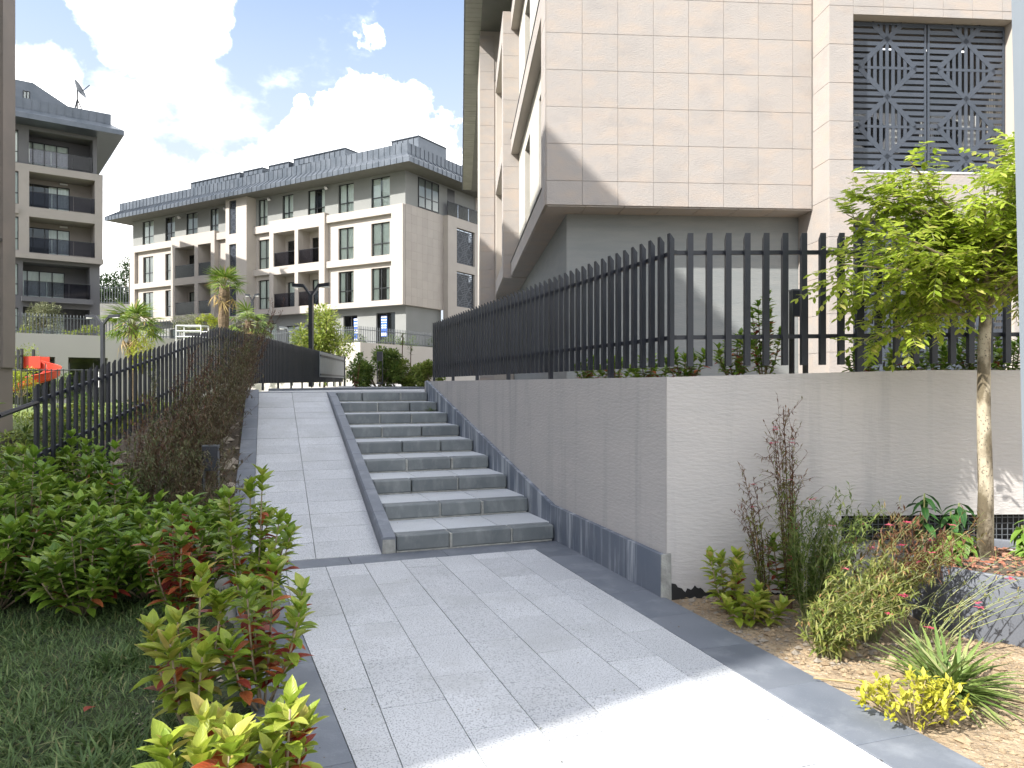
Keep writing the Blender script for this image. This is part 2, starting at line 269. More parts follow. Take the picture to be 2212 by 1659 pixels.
# ------------------------------------------------------------------ mesh helpers
class MB:
    def __init__(s): s.v = []; s.f = []
    def quad(s, a, b, c, d):
        n = len(s.v); s.v += [a, b, c, d]; s.f.append((n, n+1, n+2, n+3)); return s
    def box(s, x0, x1, y0, y1, z0, z1, m=None):
        n = len(s.v); p = [(x, y, z) for z in (z0, z1) for y in (y0, y1) for x in (x0, x1)]
        if m is not None: p = [tuple(m @ Vector(q)) for q in p]
        s.v += p
        s.f += [tuple(n+i for i in q) for q in ((0, 2, 3, 1), (4, 5, 7, 6), (0, 1, 5, 4), (2, 6, 7, 3), (0, 4, 6, 2), (1, 3, 7, 5))]
        return s
    def hexa(s, b, t):                                # four bottom corners, four top corners, both anticlockwise
        n = len(s.v); s.v += list(b)+list(t)
        s.f += [(n+3, n+2, n+1, n), (n+4, n+5, n+6, n+7)] + [(n+i, n+(i+1) % 4, n+4+(i+1) % 4, n+4+i) for i in range(4)]
        return s
    def prism(s, pts, z0, z1):
        n = len(s.v); k = len(pts)
        zf = lambda z, p: z(p) if callable(z) else z
        s.v += [(p[0], p[1], zf(z0, p)) for p in pts] + [(p[0], p[1], zf(z1, p)) for p in pts]
        s.f += [tuple(n+i for i in reversed(range(k))), tuple(n+k+i for i in range(k))]
        s.f += [(n+i, n+(i+1) % k, n+k+(i+1) % k, n+k+i) for i in range(k)]
        return s
    def tube(s, pts, rad, k=6, cap=True):
        pts = [Vector(p) for p in pts]; n0 = len(s.v); m = len(pts)
        if not hasattr(rad, '__len__'): rad = [rad]*m
        for i, p in enumerate(pts):
            d = (pts[min(i+1, m-1)]-pts[max(i-1, 0)]).normalized()
            a = d.cross(Vector((0, 0, 1)) if abs(d.z) < .9 else Vector((1, 0, 0))).normalized(); b = d.cross(a)
            for j in range(k):
                q = 2*math.pi*j/k; s.v.append(tuple(p + (a*math.cos(q)+b*math.sin(q))*rad[i]))
        for i in range(m-1):
            for j in range(k):
                s.f.append((n0+i*k+j, n0+(i+1)*k+j, n0+(i+1)*k+(j+1) % k, n0+i*k+(j+1) % k))
        if cap:
            s.f.append(tuple(n0+j for j in range(k))); s.f.append(tuple(n0+(m-1)*k+j for j in reversed(range(k))))
        return s
    def wall(s, x0, x1, z0, z1, y, holes, depth):     # front face with openings and their reveals (towards +y)
        xs = sorted({x0, x1, *[h[0] for h in holes], *[h[1] for h in holes]}); zs = sorted({z0, z1, *[h[2] for h in holes], *[h[3] for h in holes]})
        for a, b in zip(xs, xs[1:]):
            for c, d in zip(zs, zs[1:]):
                mx, mz = (a+b)/2, (c+d)/2
                if any(h[0] < mx < h[1] and h[2] < mz < h[3] for h in holes): continue
                s.quad((a, y, c), (b, y, c), (b, y, d), (a, y, d))
        for (a, b, c, d) in holes:
            e = y+depth
            s.quad((a, y, c), (a, y, d), (a, e, d), (a, e, c)); s.quad((b, y, d), (b, y, c), (b, e, c), (b, e, d))
            s.quad((a, y, d), (b, y, d), (b, e, d), (a, e, d)); s.quad((b, y, c), (a, y, c), (a, e, c), (b, e, c))
        return s
    def mesh(s, name, m):
        me = bpy.data.meshes.new(name); me.from_pydata([tuple(q) for q in s.v], [], s.f); me.materials.append(m); return me
    def obj(s, name, m, parent=None, smooth=False, loc=None, kind=None):
        me = s.mesh(name, m)
        if smooth: me.polygons.foreach_set('use_smooth', [True]*len(me.polygons))
        return link(name, me, parent, loc, kind=kind)
def link(name, me, parent=None, loc=None, rz=0, kind=None):
    o = bpy.data.objects.new(name, me); C.objects.link(o)
    if parent: o.parent = parent
    if loc is not None: o.location = loc
    if rz: o.rotation_euler = (0, 0, rz)
    if kind: o['kind'] = kind
    return o
def tag(o, label, cat, group=None):
    o['label'] = label; o['category'] = cat
    if group: o['group'] = group
    return o
def thing(name, label, cat, loc=(0, 0, 0), rz=0, group=None):
    o = bpy.data.objects.new(name, None); C.objects.link(o); o.location = loc; o.rotation_euler = (0, 0, rz)
    return tag(o, label, cat, group)
def setting(name):
    o = bpy.data.objects.new(name, None); C.objects.link(o); o['kind'] = 'structure'; return o
CACHE = {}
def cbox(w, d, h, m, ch=.003):                        # chamfered block centred on the origin, shared between alike pieces
    key = (round(w, 3), round(d, 3), round(h, 3), m.name, ch)
    if key in CACHE: return CACHE[key]
    x, y, z = w/2, d/2, h/2; b = MB(); P = {}
    for sx in (-1, 1):
        for sy in (-1, 1):
            for sz in (-1, 1):
                for a in range(3):
                    q = [sx*(x-ch), sy*(y-ch), sz*(z-ch)]; q[a] = (sx*x, sy*y, sz*z)[a]; P[(sx, sy, sz, a)] = len(b.v); b.v.append(tuple(q))
    g = lambda sx, sy, sz, a: P[(sx, sy, sz, a)]
    for s in (-1, 1):
        b.f.append((g(s, -1, -1, 0), g(s, 1, -1, 0), g(s, 1, 1, 0), g(s, -1, 1, 0)))
        b.f.append((g(-1, s, -1, 1), g(-1, s, 1, 1), g(1, s, 1, 1), g(1, s, -1, 1)))
        b.f.append((g(-1, -1, s, 2), g(1, -1, s, 2), g(1, 1, s, 2), g(-1, 1, s, 2)))
        for t in (-1, 1):
            b.f.append((g(-1, s, t, 1), g(1, s, t, 1), g(1, s, t, 2), g(-1, s, t, 2)))
            b.f.append((g(s, -1, t, 0), g(s, 1, t, 0), g(s, 1, t, 2), g(s, -1, t, 2)))
            b.f.append((g(s, t, -1, 0), g(s, t, 1, 0), g(s, t, 1, 1), g(s, t, -1, 1)))
            for u in (-1, 1): b.f.append((g(s, t, u, 0), g(s, t, u, 1), g(s, t, u, 2)))
    me = b.mesh('block', m)
    import bmesh
    bm = bmesh.new(); bm.from_mesh(me); bmesh.ops.recalc_face_normals(bm, faces=bm.faces); bm.to_mesh(me); bm.free()
    CACHE[key] = me; return me

# leaves ------------------------------------------------------------------
def leaf_unit(wid=.4, fold=.25, curl=.25, rows=((0, .12), (.3, .95), (.62, .85), (1, 0))):
    v = []; f = []
    for t, q in rows:
        z = -curl*t*t; h = wid*q/2
        v += [(-h, t, z+fold*h), (0, t, z), (h, t, z+fold*h)]
    for i in range(len(rows)-1):
        a = 3*i; f += [(a, a+1, a+4, a+3), (a+1, a+2, a+5, a+4)]
    return np.array(v, float), f
BROAD = leaf_unit(.42, .35, .28); NARROW = leaf_unit(.2, .3, .3, ((0, .3), (.4, 1), (1, 0))); OVAL = leaf_unit(.5, .25, .2, ((0, .2), (.5, 1), (1, .15)))
BLADE = leaf_unit(.07, .5, .5, ((0, .7), (.35, 1), (.7, .7), (1, 0)))
def leaf_uv(v):
    k = len(v)//3; o = np.zeros((len(v), 2)); o[0::3, 0] = 0; o[1::3, 0] = .5; o[2::3, 0] = 1; o[:, 1] = v[:, 1]; return o
def fr(d, up):
    d = np.asarray(d, float); d = d/np.linalg.norm(d); x = np.cross(d, up); n = np.linalg.norm(x)
    if n < 1e-4: x = np.cross(d, (1, .1, 0)); n = np.linalg.norm(x)
    x = x/n; return x, d, np.cross(x, d)
class Batch:
    def __init__(s): s.p = []; s.d = []; s.u = []; s.L = []
    def add(s, p, d, L, up=(0, 0, 1)): s.p.append(tuple(p)); s.d.append(tuple(d)); s.L.append(L); s.u.append(up)
    def obj(s, name, unit, m, parent=None, kind='stuff'):
        uv, uf = unit; n = len(s.p)
        if n == 0: return None
        p = np.array(s.p); d = np.array(s.d, float); d /= np.linalg.norm(d, axis=1)[:, None]+1e-9; u = np.array(s.u, float)
        x = np.cross(d, u); q = np.linalg.norm(x, axis=1); bad = q < 1e-3; x[bad] = np.cross(d[bad], (1, .1, 0.2)); x /= np.linalg.norm(x, axis=1)[:, None]+1e-9
        z = np.cross(x, d); L = np.array(s.L)[:, None, None]
        V = p[:, None, :] + L*(uv[None, :, 0:1]*x[:, None, :] + uv[None, :, 1:2]*d[:, None, :] + uv[None, :, 2:3]*z[:, None, :])
        k = len(uv); me = bpy.data.meshes.new(name); nf = len(uf)
        me.vertices.add(n*k); me.vertices.foreach_set('co', V.reshape(-1))
        fa = np.array(uf, np.int32); me.loops.add(n*nf*4); me.polygons.add(n*nf)
        me.loops.foreach_set('vertex_index', (fa[None]+(np.arange(n, dtype=np.int32)*k)[:, None, None]).reshape(-1))
        me.polygons.foreach_set('loop_start', np.arange(n*nf, dtype=np.int32)*4)
        me.polygons.foreach_set('use_smooth', np.ones(n*nf, bool))
        me.update(calc_edges=True)
        uvs = leaf_uv(uv)[fa.reshape(-1)]; ul = me.uv_layers.new(name='UVMap'); ul.data.foreach_set('uv', np.tile(uvs, (n, 1)).reshape(-1))
        me.materials.append(m)
        return link(name, me, parent, kind=kind)
def V3(*a): return np.array(a, float)
def rv(s=1.0): return nrng.normal(0, s, 3)

# =================================================================== LARGE STRUCTURE
# path frame: t along the path (away), c across (right)
AZ = R(19.1); PT = V3(-math.sin(AZ), math.cos(AZ), 0); PC = V3(math.cos(AZ), math.sin(AZ), 0)
SZ = R(18.35); ST = V3(-math.sin(SZ), math.cos(SZ), 0); SCR = R(20.2); SC = V3(math.cos(SCR), math.sin(SCR), 0)
SO = V3(-1.097, 7.015, 0); RISE, TREAD, NST = .161, .784, 9
WALLC = V3(1.16, 5.57, 0); WALLE = V3(-1.56, 13.75, 0)
wd = (WALLE-WALLC)/np.linalg.norm(WALLE-WALLC); wn = V3(-wd[1], wd[0], 0)   # wn points left, to the path

MB().quad((-900, -900, -.4), (900, -900, -.4), (900, 1500, -.4), (-900, 1500, -.4)).obj('ground', M['ground'])['kind'] = 'structure'

def grid(name, x0, x1, y0, y1, nx, ny, zf, m, inside=None, kind='structure', parent=None):
    b = MB()
    for j in range(ny+1):
        for i in range(nx+1):
            x = x0+(x1-x0)*i/nx; y = y0+(y1-y0)*j/ny; b.v.append((x, y, zf(x, y)))
    for j in range(ny):
        for i in range(nx):
            x = x0+(x1-x0)*(i+.5)/nx; y = y0+(y1-y0)*(j+.5)/ny
            if inside and not inside(x, y): continue
            a = j*(nx+1)+i; b.f.append((a, a+1, a+nx+2, a+nx+1))
    o = b.obj(name, m, parent, smooth=True); o['kind'] = kind; return o
_ph = nrng.uniform(0, 6.28, (14, 3)); _fr = nrng.normal(0, 1, (14, 2))
def bumpy(x, y, f, a):
    s = 0
    for i in range(14): s += math.sin(_fr[i][0]*x*f*(1+i*.25)+_fr[i][1]*y*f*(1+i*.25)+_ph[i][0])/(1+i*.3)
    return s*a/4

# --- lower path: slabs between dark border slabs
path = setting('path')
pe = lambda y: .229+(7.17-y)*.3335                     # right edge of the pale slabs, x at y
ple = lambda y: -1.698+(5.59-y)*.42                    # left edge
MB().prism([(2.6, -1.2), (6.2, -1.2), (1.16, 5.60), (.45, 7.60), (-2.6, 7.9), (-3.0, 6.3), (-.6, 2.0), (.6, -1.2)], -.25, -.035).obj('bedding', M['concrete'], path)
def clip_poly(poly, n, o):                             # keep the side where (p-o).n <= 0
    outp = []
    for i in range(len(poly)):
        a, b = poly[i], poly[(i+1) % len(poly)]; da = np.dot(a-o, n); db = np.dot(b-o, n)
        if da <= 0: outp.append(a)
        if (da <= 0) != (db <= 0): outp.append(a+(b-a)*da/(da-db))
    return outp
eR0, eR1 = V3(.229, 7.17, 0), V3(1.59, 3.09, 0); nR = np.cross(eR1-eR0, (0, 0, 1)); nR = nR/np.linalg.norm(nR)
nR = nR if nR[0] > 0 else -nR
eL0, eL1 = V3(-1.698, 5.59, 0), V3(-.649, 3.09, 0); nL = np.cross(eL1-eL0, (0, 0, 1)); nL = nL/np.linalg.norm(nL); nL = nL if nL[0] < 0 else -nL
eT0, eT1 = V3(-2.114, 6.32, 0), V3(.229, 7.18, 0); nT = V3(-(eT1-eT0)[1], (eT1-eT0)[0], 0); nT /= np.linalg.norm(nT)
A0 = V3(-.455, 3.09, 0)
cA = np.dot(A0, PC); offs = [.28, .64, .36, .0, .45, .15, .55, .3, .1]
for ci in range(-2, 7):
    c0, c1 = cA+ci*.332+.002, cA+(ci+1)*.332-.002
    for k in range(-8, 14):
        t0 = k*.66+offs[(ci+2) % 9]+.0025; t1 = t0+.655
        poly = [PC*c0+PT*t0, PC*c1+PT*t0, PC*c1+PT*t1, PC*c0+PT*t1]
        for n_, o_ in ((nR, eR0-nR*.003), (nL, eL0-nL*.003), (nT, eT0-nT*.003)):
            poly = clip_poly(poly, n_, o_)
            if len(poly) < 3: break
        if len(poly) < 3: continue
        ar = .5*abs(sum(poly[i][0]*poly[(i+1) % len(poly)][1]-poly[(i+1) % len(poly)][0]*poly[i][1] for i in range(len(poly))))
        ctr = sum(poly)/len(poly)
        if ar < .006 or ctr[1] < -1: continue
        dz = rnd.uniform(-.0015, .0015)
        top = [p+(ctr-p)/np.linalg.norm(ctr-p)*.0015 for p in poly]
        b = MB(); n = len(poly); b.v = [(*(p-ctr)[:2], -.04) for p in poly]+[(*(p-ctr)[:2], -.002) for p in poly]+[(*(p-ctr)[:2], 0) for p in top]
        for r_ in (0, n): b.f += [(r_+i, r_+(i+1) % n, r_+n+(i+1) % n, r_+n+i) for i in range(n)]
        b.f.append(tuple(2*n+i for i in range(n)))
        b.obj('paving_slab', M['granite'], path, loc=(*ctr[:2], dz))
def border(p0, p1, nrm, wdt, length, z0=-.05, z1=0, parent=path, name='border_slab', m=None, gap=.004):
    L = np.linalg.norm(p1-p0); d = (p1-p0)/L; n = max(1, round(L/length)); st = L/n
    ang = math.atan2(d[1], d[0])
    for i in range(n):
        c = p0+d*(i+.5)*st+nrm*wdt/2
        zz = (z0+z1)/2
        link(name, cbox(st-gap, wdt-gap, z1-z0, m or M['basalt'], .002), parent, (c[0], c[1], zz+rnd.uniform(-.001, .001)+(c[2] if len(c) > 2 else 0)), ang)
dR = (eR1-eR0)/np.linalg.norm(eR1-eR0)
border(eR0-dR*.30, eR1+dR*4.2, nR, .365, .62)
dL = (eL1-eL0)/np.linalg.norm(eL1-eL0)
border(eL0-dL*1.0, eL1+dL*3.6, nL, .37, .62)
dT = (eT1-eT0)/np.linalg.norm(eT1-eT0)
border(eT0-dT*.15, eT1+dT*.02, nT, .30, .8, m=M['basalt'])
# --- ramp beside the stairs
ramp = setting('ramp')
rA = SO+V3(-.13, -.03, 0)                              # right edge at the foot
RW, RL, RH = 1.16, 6.75, 1.449
def rpt(t, c): q = rA+ST*t-SC*c; return V3(q[0], q[1], RH*t/RL)
b = MB(); p = [rpt(-.05, 0), rpt(-.05, RW), rpt(RL, RW), rpt(RL, 0)]
b.hexa([(*q[:2], -.3) for q in (p[0], p[3], p[2], p[1])], [(q[0], q[1], q[2]-.025) for q in (p[0], p[3], p[2], p[1])]).obj('bedding', M['concrete'], ramp)
NR = 19
for i in range(NR):
    for (c0, c1) in ((.003, RW*.52-.003), (RW*.52+.003, RW-.003)):
        t0, t1 = RL*i/NR+.003, RL*(i+1)/NR-.003; dz = rnd.uniform(-.002, .002)
        q = [rpt(t0, c1), rpt(t0, c0), rpt(t1, c0), rpt(t1, c1)]; ct = sum(q)/4
        MB().hexa([tuple(k-ct-V3(0, 0, .03)) for k in q], [tuple(k-ct+V3(0, 0, dz)) for k in q]).obj('paving_slab', M['granite'], ramp, loc=ct)
NK = 10                                                # kerb between ramp and stairs
kA = SO+V3(-.13, -.03, 0); KT = V3(ST[0], ST[1], RISE/TREAD); KL = TREAD*8+.42
for i in range(NK):
    t0, t1 = KL*i/NK+.004, KL*(i+1)/NK-.004
    q = [kA+KT*t0, kA+KT*t0+SC*.135, kA+KT*t1+SC*.135, kA+KT*t1]
    for k in q: k[2] += .150
    if i == NK-1: q[2][2] = q[3][2] = 1.455
    ct = sum(q)/4; e = .016
    tp = [q[0]+SC*e, q[1]-SC*e*.3, q[2]-SC*e*.3, q[3]+SC*e]
    b = MB(); b.hexa([(k[0]-ct[0], k[1]-ct[1], k[2]-ct[2]-.3) for k in q], [tuple(k-ct-V3(0, 0, .018)) for k in q])
    n = len(b.v); b.v += [tuple(k-ct) for k in tp]; b.f[1] = (n, n+1, n+2, n+3)
    b.f += [(4+j, 4+(j+1) % 4, n+(j+1) % 4, n+j) for j in range(4)]
    b.obj('kerb_stone', M['basalt'], ramp, loc=ct)
q = kA; MB().hexa([tuple(q+V3(0, 0, -.02)-ST*.006), tuple(q+SC*.13-ST*.006+V3(0, 0, -.02)), tuple(q+SC*.13+V3(0, 0, -.02)), tuple(q+V3(0, 0, -.02))],
     [tuple(q+V3(.008, 0, .13)-ST*.006), tuple(q+SC*.125-ST*.006+V3(0, 0, .125)), tuple(q+SC*.125+V3(0, 0, .125)), tuple(q+V3(.008, 0, .13))]).obj('mortar_patch', M['mortar'], ramp)
for i in range(11):                                    # left kerb of the ramp
    t0, t1 = RL*i/11+.004, RL*(i+1)/11-.004
    q = [rpt(t0, RW+.2), rpt(t0, RW), rpt(t1, RW), rpt(t1, RW+.2)]; ct = sum(q)/4
    MB().hexa([tuple(k-ct-V3(0, 0, .3)) for k in q], [tuple(k-ct+V3(0, 0, .055)) for k in q]).obj('kerb_stone', M['basalt'], ramp, loc=ct)

# --- staircase
stair = thing('staircase', 'wide stone staircase of nine low grey steps beside the pale ramp', 'stairs')
SWD = 1.60
for n in range(NST):
    z0, z1 = n*RISE, (n+1)*RISE
    o0 = SO+ST*TREAD*n
    cuts = [0, .33+.06*math.sin(n*2.1), .68+.05*math.cos(n*1.7), 1.0]
    for i in range(3):                                 # riser blocks, mortar in their joints
        a, c = SWD*cuts[i]+.007, SWD*cuts[i+1]-.007+(.03 if i == 2 else 0); ct = o0+SC*(a+c)/2+ST*.09
        link('riser_block', cbox(c-a, .18, RISE-.012, M['riser'], .012), stair, (ct[0], ct[1], z0+RISE/2+.006), SCR)
    for i in (1, 2):
        if rnd.random() < .25: continue
        c = o0+SC*SWD*cuts[i]+ST*.09; wj = rnd.uniform(.010, .026)
        link('mortar_joint', cbox(wj, .183, RISE-.02, M['mortar'], .004), stair, (c[0]+rnd.uniform(-.01, .01), c[1], z0+RISE/2), SCR)
    c = o0+SC*SWD/2+ST*.1
    link('mortar_bed', cbox(SWD, .2, .014, M['mortar'], .002), stair, (c[0]-.0015*ST[0], c[1]-.0, z0+.0065), SCR)
    # treads: pale slabs behind the riser block
    nsl = 3
    for i in range(nsl):
        a, c = SWD*i/nsl+.004, SWD*(i+1)/nsl-.004+(.04 if i == 2 else 0); dep = TREAD-.18+.02 if n < NST-1 else .5
        ct = o0+SC*(a+c)/2+ST*(.18+dep/2+.003)
        link('tread_slab', cbox(c-a, dep-.004, .04, M['granitestep'], .002), stair, (ct[0], ct[1], z1-.021-rnd.uniform(0, .002)), SCR)
    c = o0+SC*SWD/2+ST*(.18+TREAD/2)
b = MB()
for n in range(NST):
    o0 = SO+ST*(TREAD*n+.17); e = SO+ST*(TREAD*(n+1)+.05)
    q = [o0, o0+SC*SWD, e+SC*SWD, e]
    b.hexa([(k[0], k[1], -.3) for k in q], [(k[0], k[1], (n+1)*RISE-.042) for k in q])
b.obj('core', M['concrete'], stair)
Batch_weed = Batch()
wp = SO+ST*TREAD*7.05+SC*1.5
for i in range(40): Batch_weed.add((wp[0]+rnd.gauss(0, .06), wp[1]+rnd.gauss(0, .03)-.03, 7*RISE+.01), (rnd.gauss(0, .8), rnd.gauss(-.3, .5), rnd.uniform(.2, 1)), rnd.uniform(.05, .11))
# --- landing above
land = setting('landing')
lz = lambda p: 1.449+max(0, (p[1]-14))*.0045
top0 = SO+ST*(TREAD*8+.7); FB0 = V3(-4.95, 12.6, 0)
lpts = [(-4.75, 12.9), tuple((rA+ST*RL)[:2]), tuple(top0[:2]+np.array([0, 0])), tuple((top0+SC*1.6)[:2]), (-1.5, 14.2), (-1.5, 30), (8, 48), (-12, 48), (-6.35, 30)]
MB().prism([(-4.74, 13.25), (-3.3, 13.55), tuple((top0+ST*.0)[:2]), tuple((top0+SC*1.62)[:2]), (-1.35, 14.3), (1.5, 40), (-9, 42), (-6.2, 26)], 0, lz).obj('paving', M['granite'], land)
lb0 = rA+ST*(RL+.0)-SC*(RW+.15); lb1 = SO+ST*(TREAD*8+.72)+SC*1.66
nb_ = V3(-(lb1-lb0)[1], (lb1-lb0)[0], 0); nb_ /= np.linalg.norm(nb_)
border(lb0+V3(0, 0, 1.449), lb1+V3(0, 0, 1.449), nb_, .3, .7, -.05, .006, parent=land)
MB().prism([(-5.0, 15.2), (-3.6, 17.6), (-2.1, 19), (-2.1, 19.3), (-3.7, 18.0), (-5.1, 15.5)], 1.2, lambda p: lz(p)+.05).obj('kerb', M['basalt'], land)

# --- retaining wall on the right
wall = thing('retaining_wall', 'pale textured retaining wall that turns a corner below the dark picket fence', 'wall')
fd = V3(math.cos(R(3)), math.sin(R(3)), 0)
fr1 = WALLC+fd*6.0; WT = lambda x: 1.652+.055*min(1, max(0, (x-1.16)/2))
th = .24
def ground_z(t): return 0
n_in = -wn; f_in = V3(-fd[1], fd[0], 0)
inner = WALLC+V3(.10, .27, 0)
b = MB()
we = WALLE+wd*.3
b.prism([tuple(WALLC[:2]), tuple(inner[:2]), tuple((we+n_in*th)[:2]), tuple(we[:2])][::-1], -.1, 1.652).obj('side_wall', M['plaster'], wall)
# front wall with the long ventilation opening (z -.0 to about .56)
vx0 = 2.51-1.16; vz0, vz1 = .36, .595
def fp(s, d, z): q = WALLC+fd*s+f_in*d; return (q[0], q[1], z)
b = MB()
def fbox(s0, s1, z0, z1, d0=0, d1=th):
    t0 = z1(s0) if callable(z1) else z1; t1 = z1(s1) if callable(z1) else z1
    b.hexa([fp(s0, d0, z0), fp(s1, d0, z0), fp(s1, d1, z0), fp(s0, d1, z0)], [fp(s0, d0, t0), fp(s1, d0, t1), fp(s1, d1, t1), fp(s0, d1, t0)])
zt = lambda s: WT(1.16+s)
fbox(.003, vx0, -.1, zt); fbox(vx0, 2.0, vz1, zt); fbox(2.0, 6, vz1, zt); fbox(vx0, 6, -.1, vz0)
b.obj('front_wall', M['plaster'], wall)
b = MB(); fbox(vx0, 6, vz0, vz1, th-.02, th); b.obj('vent_back', M['black'], wall)
b = MB()
for i in range(95): s_ = vx0+i*.045; fbox(s_, s_+.005, vz0, vz1, .05, .054)
for i in range(5): z_ = vz0+.02+i*.045; fbox(vx0, 5.6, z_, z_+.005, .055, .059)
b.obj('vent_mesh', M['fencegrey'], wall)['kind'] = 'stuff'
# black waterproofing showing at the foot
b = MB(); hs_ = [(.085+.025*math.sin(i*.5)+.012*math.sin(i*1.7+1)+rnd.uniform(-.012, .012))*max(.25, 1-i/45) for i in range(91)]
for i in range(90):
    s_ = i*.0145; b.hexa([fp(s_, -.009, -.08), fp(s_+.0145, -.009, -.08), fp(s_+.0145, -.001, -.08), fp(s_, -.001, -.08)], [fp(s_, -.007, hs_[i]), fp(s_+.0145, -.007, hs_[i+1]), fp(s_+.0145, -.001, hs_[i+1]), fp(s_, -.001, hs_[i])])
b.obj('foundation_coating', M['black'], wall)
# plinth slabs along the stairs: follows the steps, then level
npl = 15; Lw = np.linalg.norm(WALLE-WALLC)
for i in range(npl):
    s0, s1 = Lw*i/npl+.003, Lw*(i+1)/npl-.003
    def zt_(s):
        kink = 2.25
        return .345-.03*(kink-s)/kink if s < kink else .345+(s-kink)*(1.665-.345)/(Lw-kink)
    if s0 < 2.25 < s1: segs = [(s0, 2.25), (2.25, s1)]
    else: segs = [(s0, s1)]
    b = MB()
    for (a, c) in segs:
        q0, q1 = WALLC+wd*a, WALLC+wd*c
        b.hexa([(*q0[:2], -.05), (*(q1)[:2], -.05), (*(q1+wn*.045)[:2], -.05), (*(q0+wn*.045)[:2], -.05)][::-1],
               [(*q0[:2], zt_(a)), (*(q1)[:2], zt_(c)), (*(q1+wn*.045)[:2], zt_(c)), (*(q0+wn*.045)[:2], zt_(a))][::-1])
    b.obj('plinth_slab', M['plinth'], wall)
q0 = WALLC-wd*.0; MB().hexa([(*(q0+wn*.05-wd*.012)[:2], -.05), (*(q0+fd*.035-wd*.012)[:2], -.05), (*(q0+fd*.035+f_in*.0)[:2], -.05), (*(q0+wn*.05)[:2], -.05)],
      [(*(q0+wn*.046-wd*.012)[:2], .32), (*(q0+fd*.03-wd*.012)[:2], .33), (*(q0+fd*.03)[:2], .33), (*(q0+wn*.046)[:2], .32)]).obj('mortar_edge', M['mortar'], wall)
# soil behind the wall
tb = MB().prism([tuple((WALLC+V3(.2, .3, 0))[:2]), (7.4, 6.1), (7.4, 13.4), (2.0, 13.2), (-.6, 20), (-1.4, 30), (-1.25, 14.2)], .6, 1.60).obj('planting_bed', M['soil']); tb['kind'] = 'structure'

# --- soil bed on the right, lawn on the left
def right_of_border(x, y):
    return np.dot(V3(x, y, 0)-eR0-nR*.355, nR) > 0 and (y < 5.62+(x-1.16)*.052)
def zsoil(x, y):
    d = np.dot(V3(x, y, 0)-eR0-nR*.36, nR)
    return -.03+min(1, max(0, d)*3)*(.03+bumpy(x, y, 5, .02)+bumpy(x, y, 17, .012))
sb = grid('soil_bed', .8, 7, -1, 5.9, 150, 165, zsoil, M['soil'], right_of_border)
def left_of_border(x, y): return np.dot(V3(x, y, 0)-eL0-nL*.36, nL) > -.06
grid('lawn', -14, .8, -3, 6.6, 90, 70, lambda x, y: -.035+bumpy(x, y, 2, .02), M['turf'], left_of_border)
# sloping bed between ramp and left fence
def bedz(x, y): return max(-.03, min(1.4, (y-6.3)*.22))+bumpy(x, y, 3, .025)-.03
def bed_in(x, y):
    q = V3(x, y, 0); e = rA-SC*(RW+.18); n_ = -SC
    return np.dot(q-e, V3(ST[1], -ST[0], 0)) < 0 and x > -5.6
grid('sloping_bed', -6.0, -1.9, 6.2, 13.6, 50, 80, bedz, M['darksoil'], bed_in)
# sunny garden beyond the left fence
def gz(x, y): return (.05+min(.45, max(0, (y-6)*.03))) + bumpy(x, y, .7, .05)
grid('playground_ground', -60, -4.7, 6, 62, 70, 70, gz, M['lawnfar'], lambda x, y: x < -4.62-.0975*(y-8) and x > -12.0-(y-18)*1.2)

# =================================================================== FENCES
def picket_mesh(h, wx, dy, m, cut):
    key = ('pk', round(h, 3), wx, dy, m.name)
    if key not in CACHE:
        CACHE[key] = MB().hexa([(-wx/2, -dy/2, 0), (wx/2, -dy/2, 0), (wx/2, dy/2, 0), (-wx/2, dy/2, 0)],
                               [(-wx/2, -dy/2, h), (wx/2, -dy/2, h), (wx/2, dy/2, h-cut), (-wx/2, dy/2, h-cut)]).mesh('picket', m)
    return CACHE[key]
def fence_run(parent, p0, p1, h, spacing, wx=.045, dy=.038, m=None, rails=(.22, .86), post_every=10, skip0=False, foot=.1, cut=.045):
    m = m or M['fence']; p0, p1 = V3(*p0), V3(*p1); L = np.linalg.norm((p1-p0)[:2]); d = (p1-p0)/L; n = round(L/spacing); ang = math.atan2(d[1], d[0])
    for i in range(1 if skip0 else 0, n+1):
        q = p0+d*L*i/n; post = i % post_every == 0
        link('post' if post else 'picket', picket_mesh(h+(foot if post else 0), wx*(1.25 if post else 1), dy, m, cut), parent, (q[0], q[1], q[2]-(foot if post else 0)), ang)
    inn = V3(-d[1], d[0], 0)*.035
    for r in rails:
        b = MB()
        for (a0, a1) in ((p0+inn, p1+inn),):
            z = r*h; t = .016
            sd = V3(-d[1], d[0], 0)*.013
            a0 = a0-d*.01; a1 = a1+d*.01
            b.hexa([tuple(a0-sd+V3(0, 0, z-t)), tuple(a1-sd+V3(0, 0, z-t)), tuple(a1+sd+V3(0, 0, z-t)), tuple(a0+sd+V3(0, 0, z-t))],
                   [tuple(a0-sd+V3(0, 0, z+t)), tuple(a1-sd+V3(0, 0, z+t)), tuple(a1+sd+V3(0, 0, z+t)), tuple(a0+sd+V3(0, 0, z+t))])
        b.obj('rail', m, parent)
fnr = thing('picket_fence', 'anthracite metal picket fence standing on the pale retaining wall', 'fence')
F0 = V3(1.235, 5.76, 1.735)
fence_run(fnr, (-1.47, 13.95, 1.72), F0, 1.035, .152, foot=.11)
fence_run(fnr, F0, (5.6, 5.99, 1.79), 1.035, .152, skip0=True, foot=.12)
fnl = thing('picket_fence', 'black metal picket fence climbing left of the ramp and running on along the landing', 'fence')
fence_run(fnl, (-4.39, 6.84, .62), (-4.95, 12.6, 1.60), .98, .15, foot=.35, rails=(.3, .83), wx=.042, dy=.027)
fence_run(fnl, (-4.95, 12.6, 1.60), (-6.50, 28.4, 1.68), .98, .15, skip0=True, foot=.15, rails=(.06, .83))
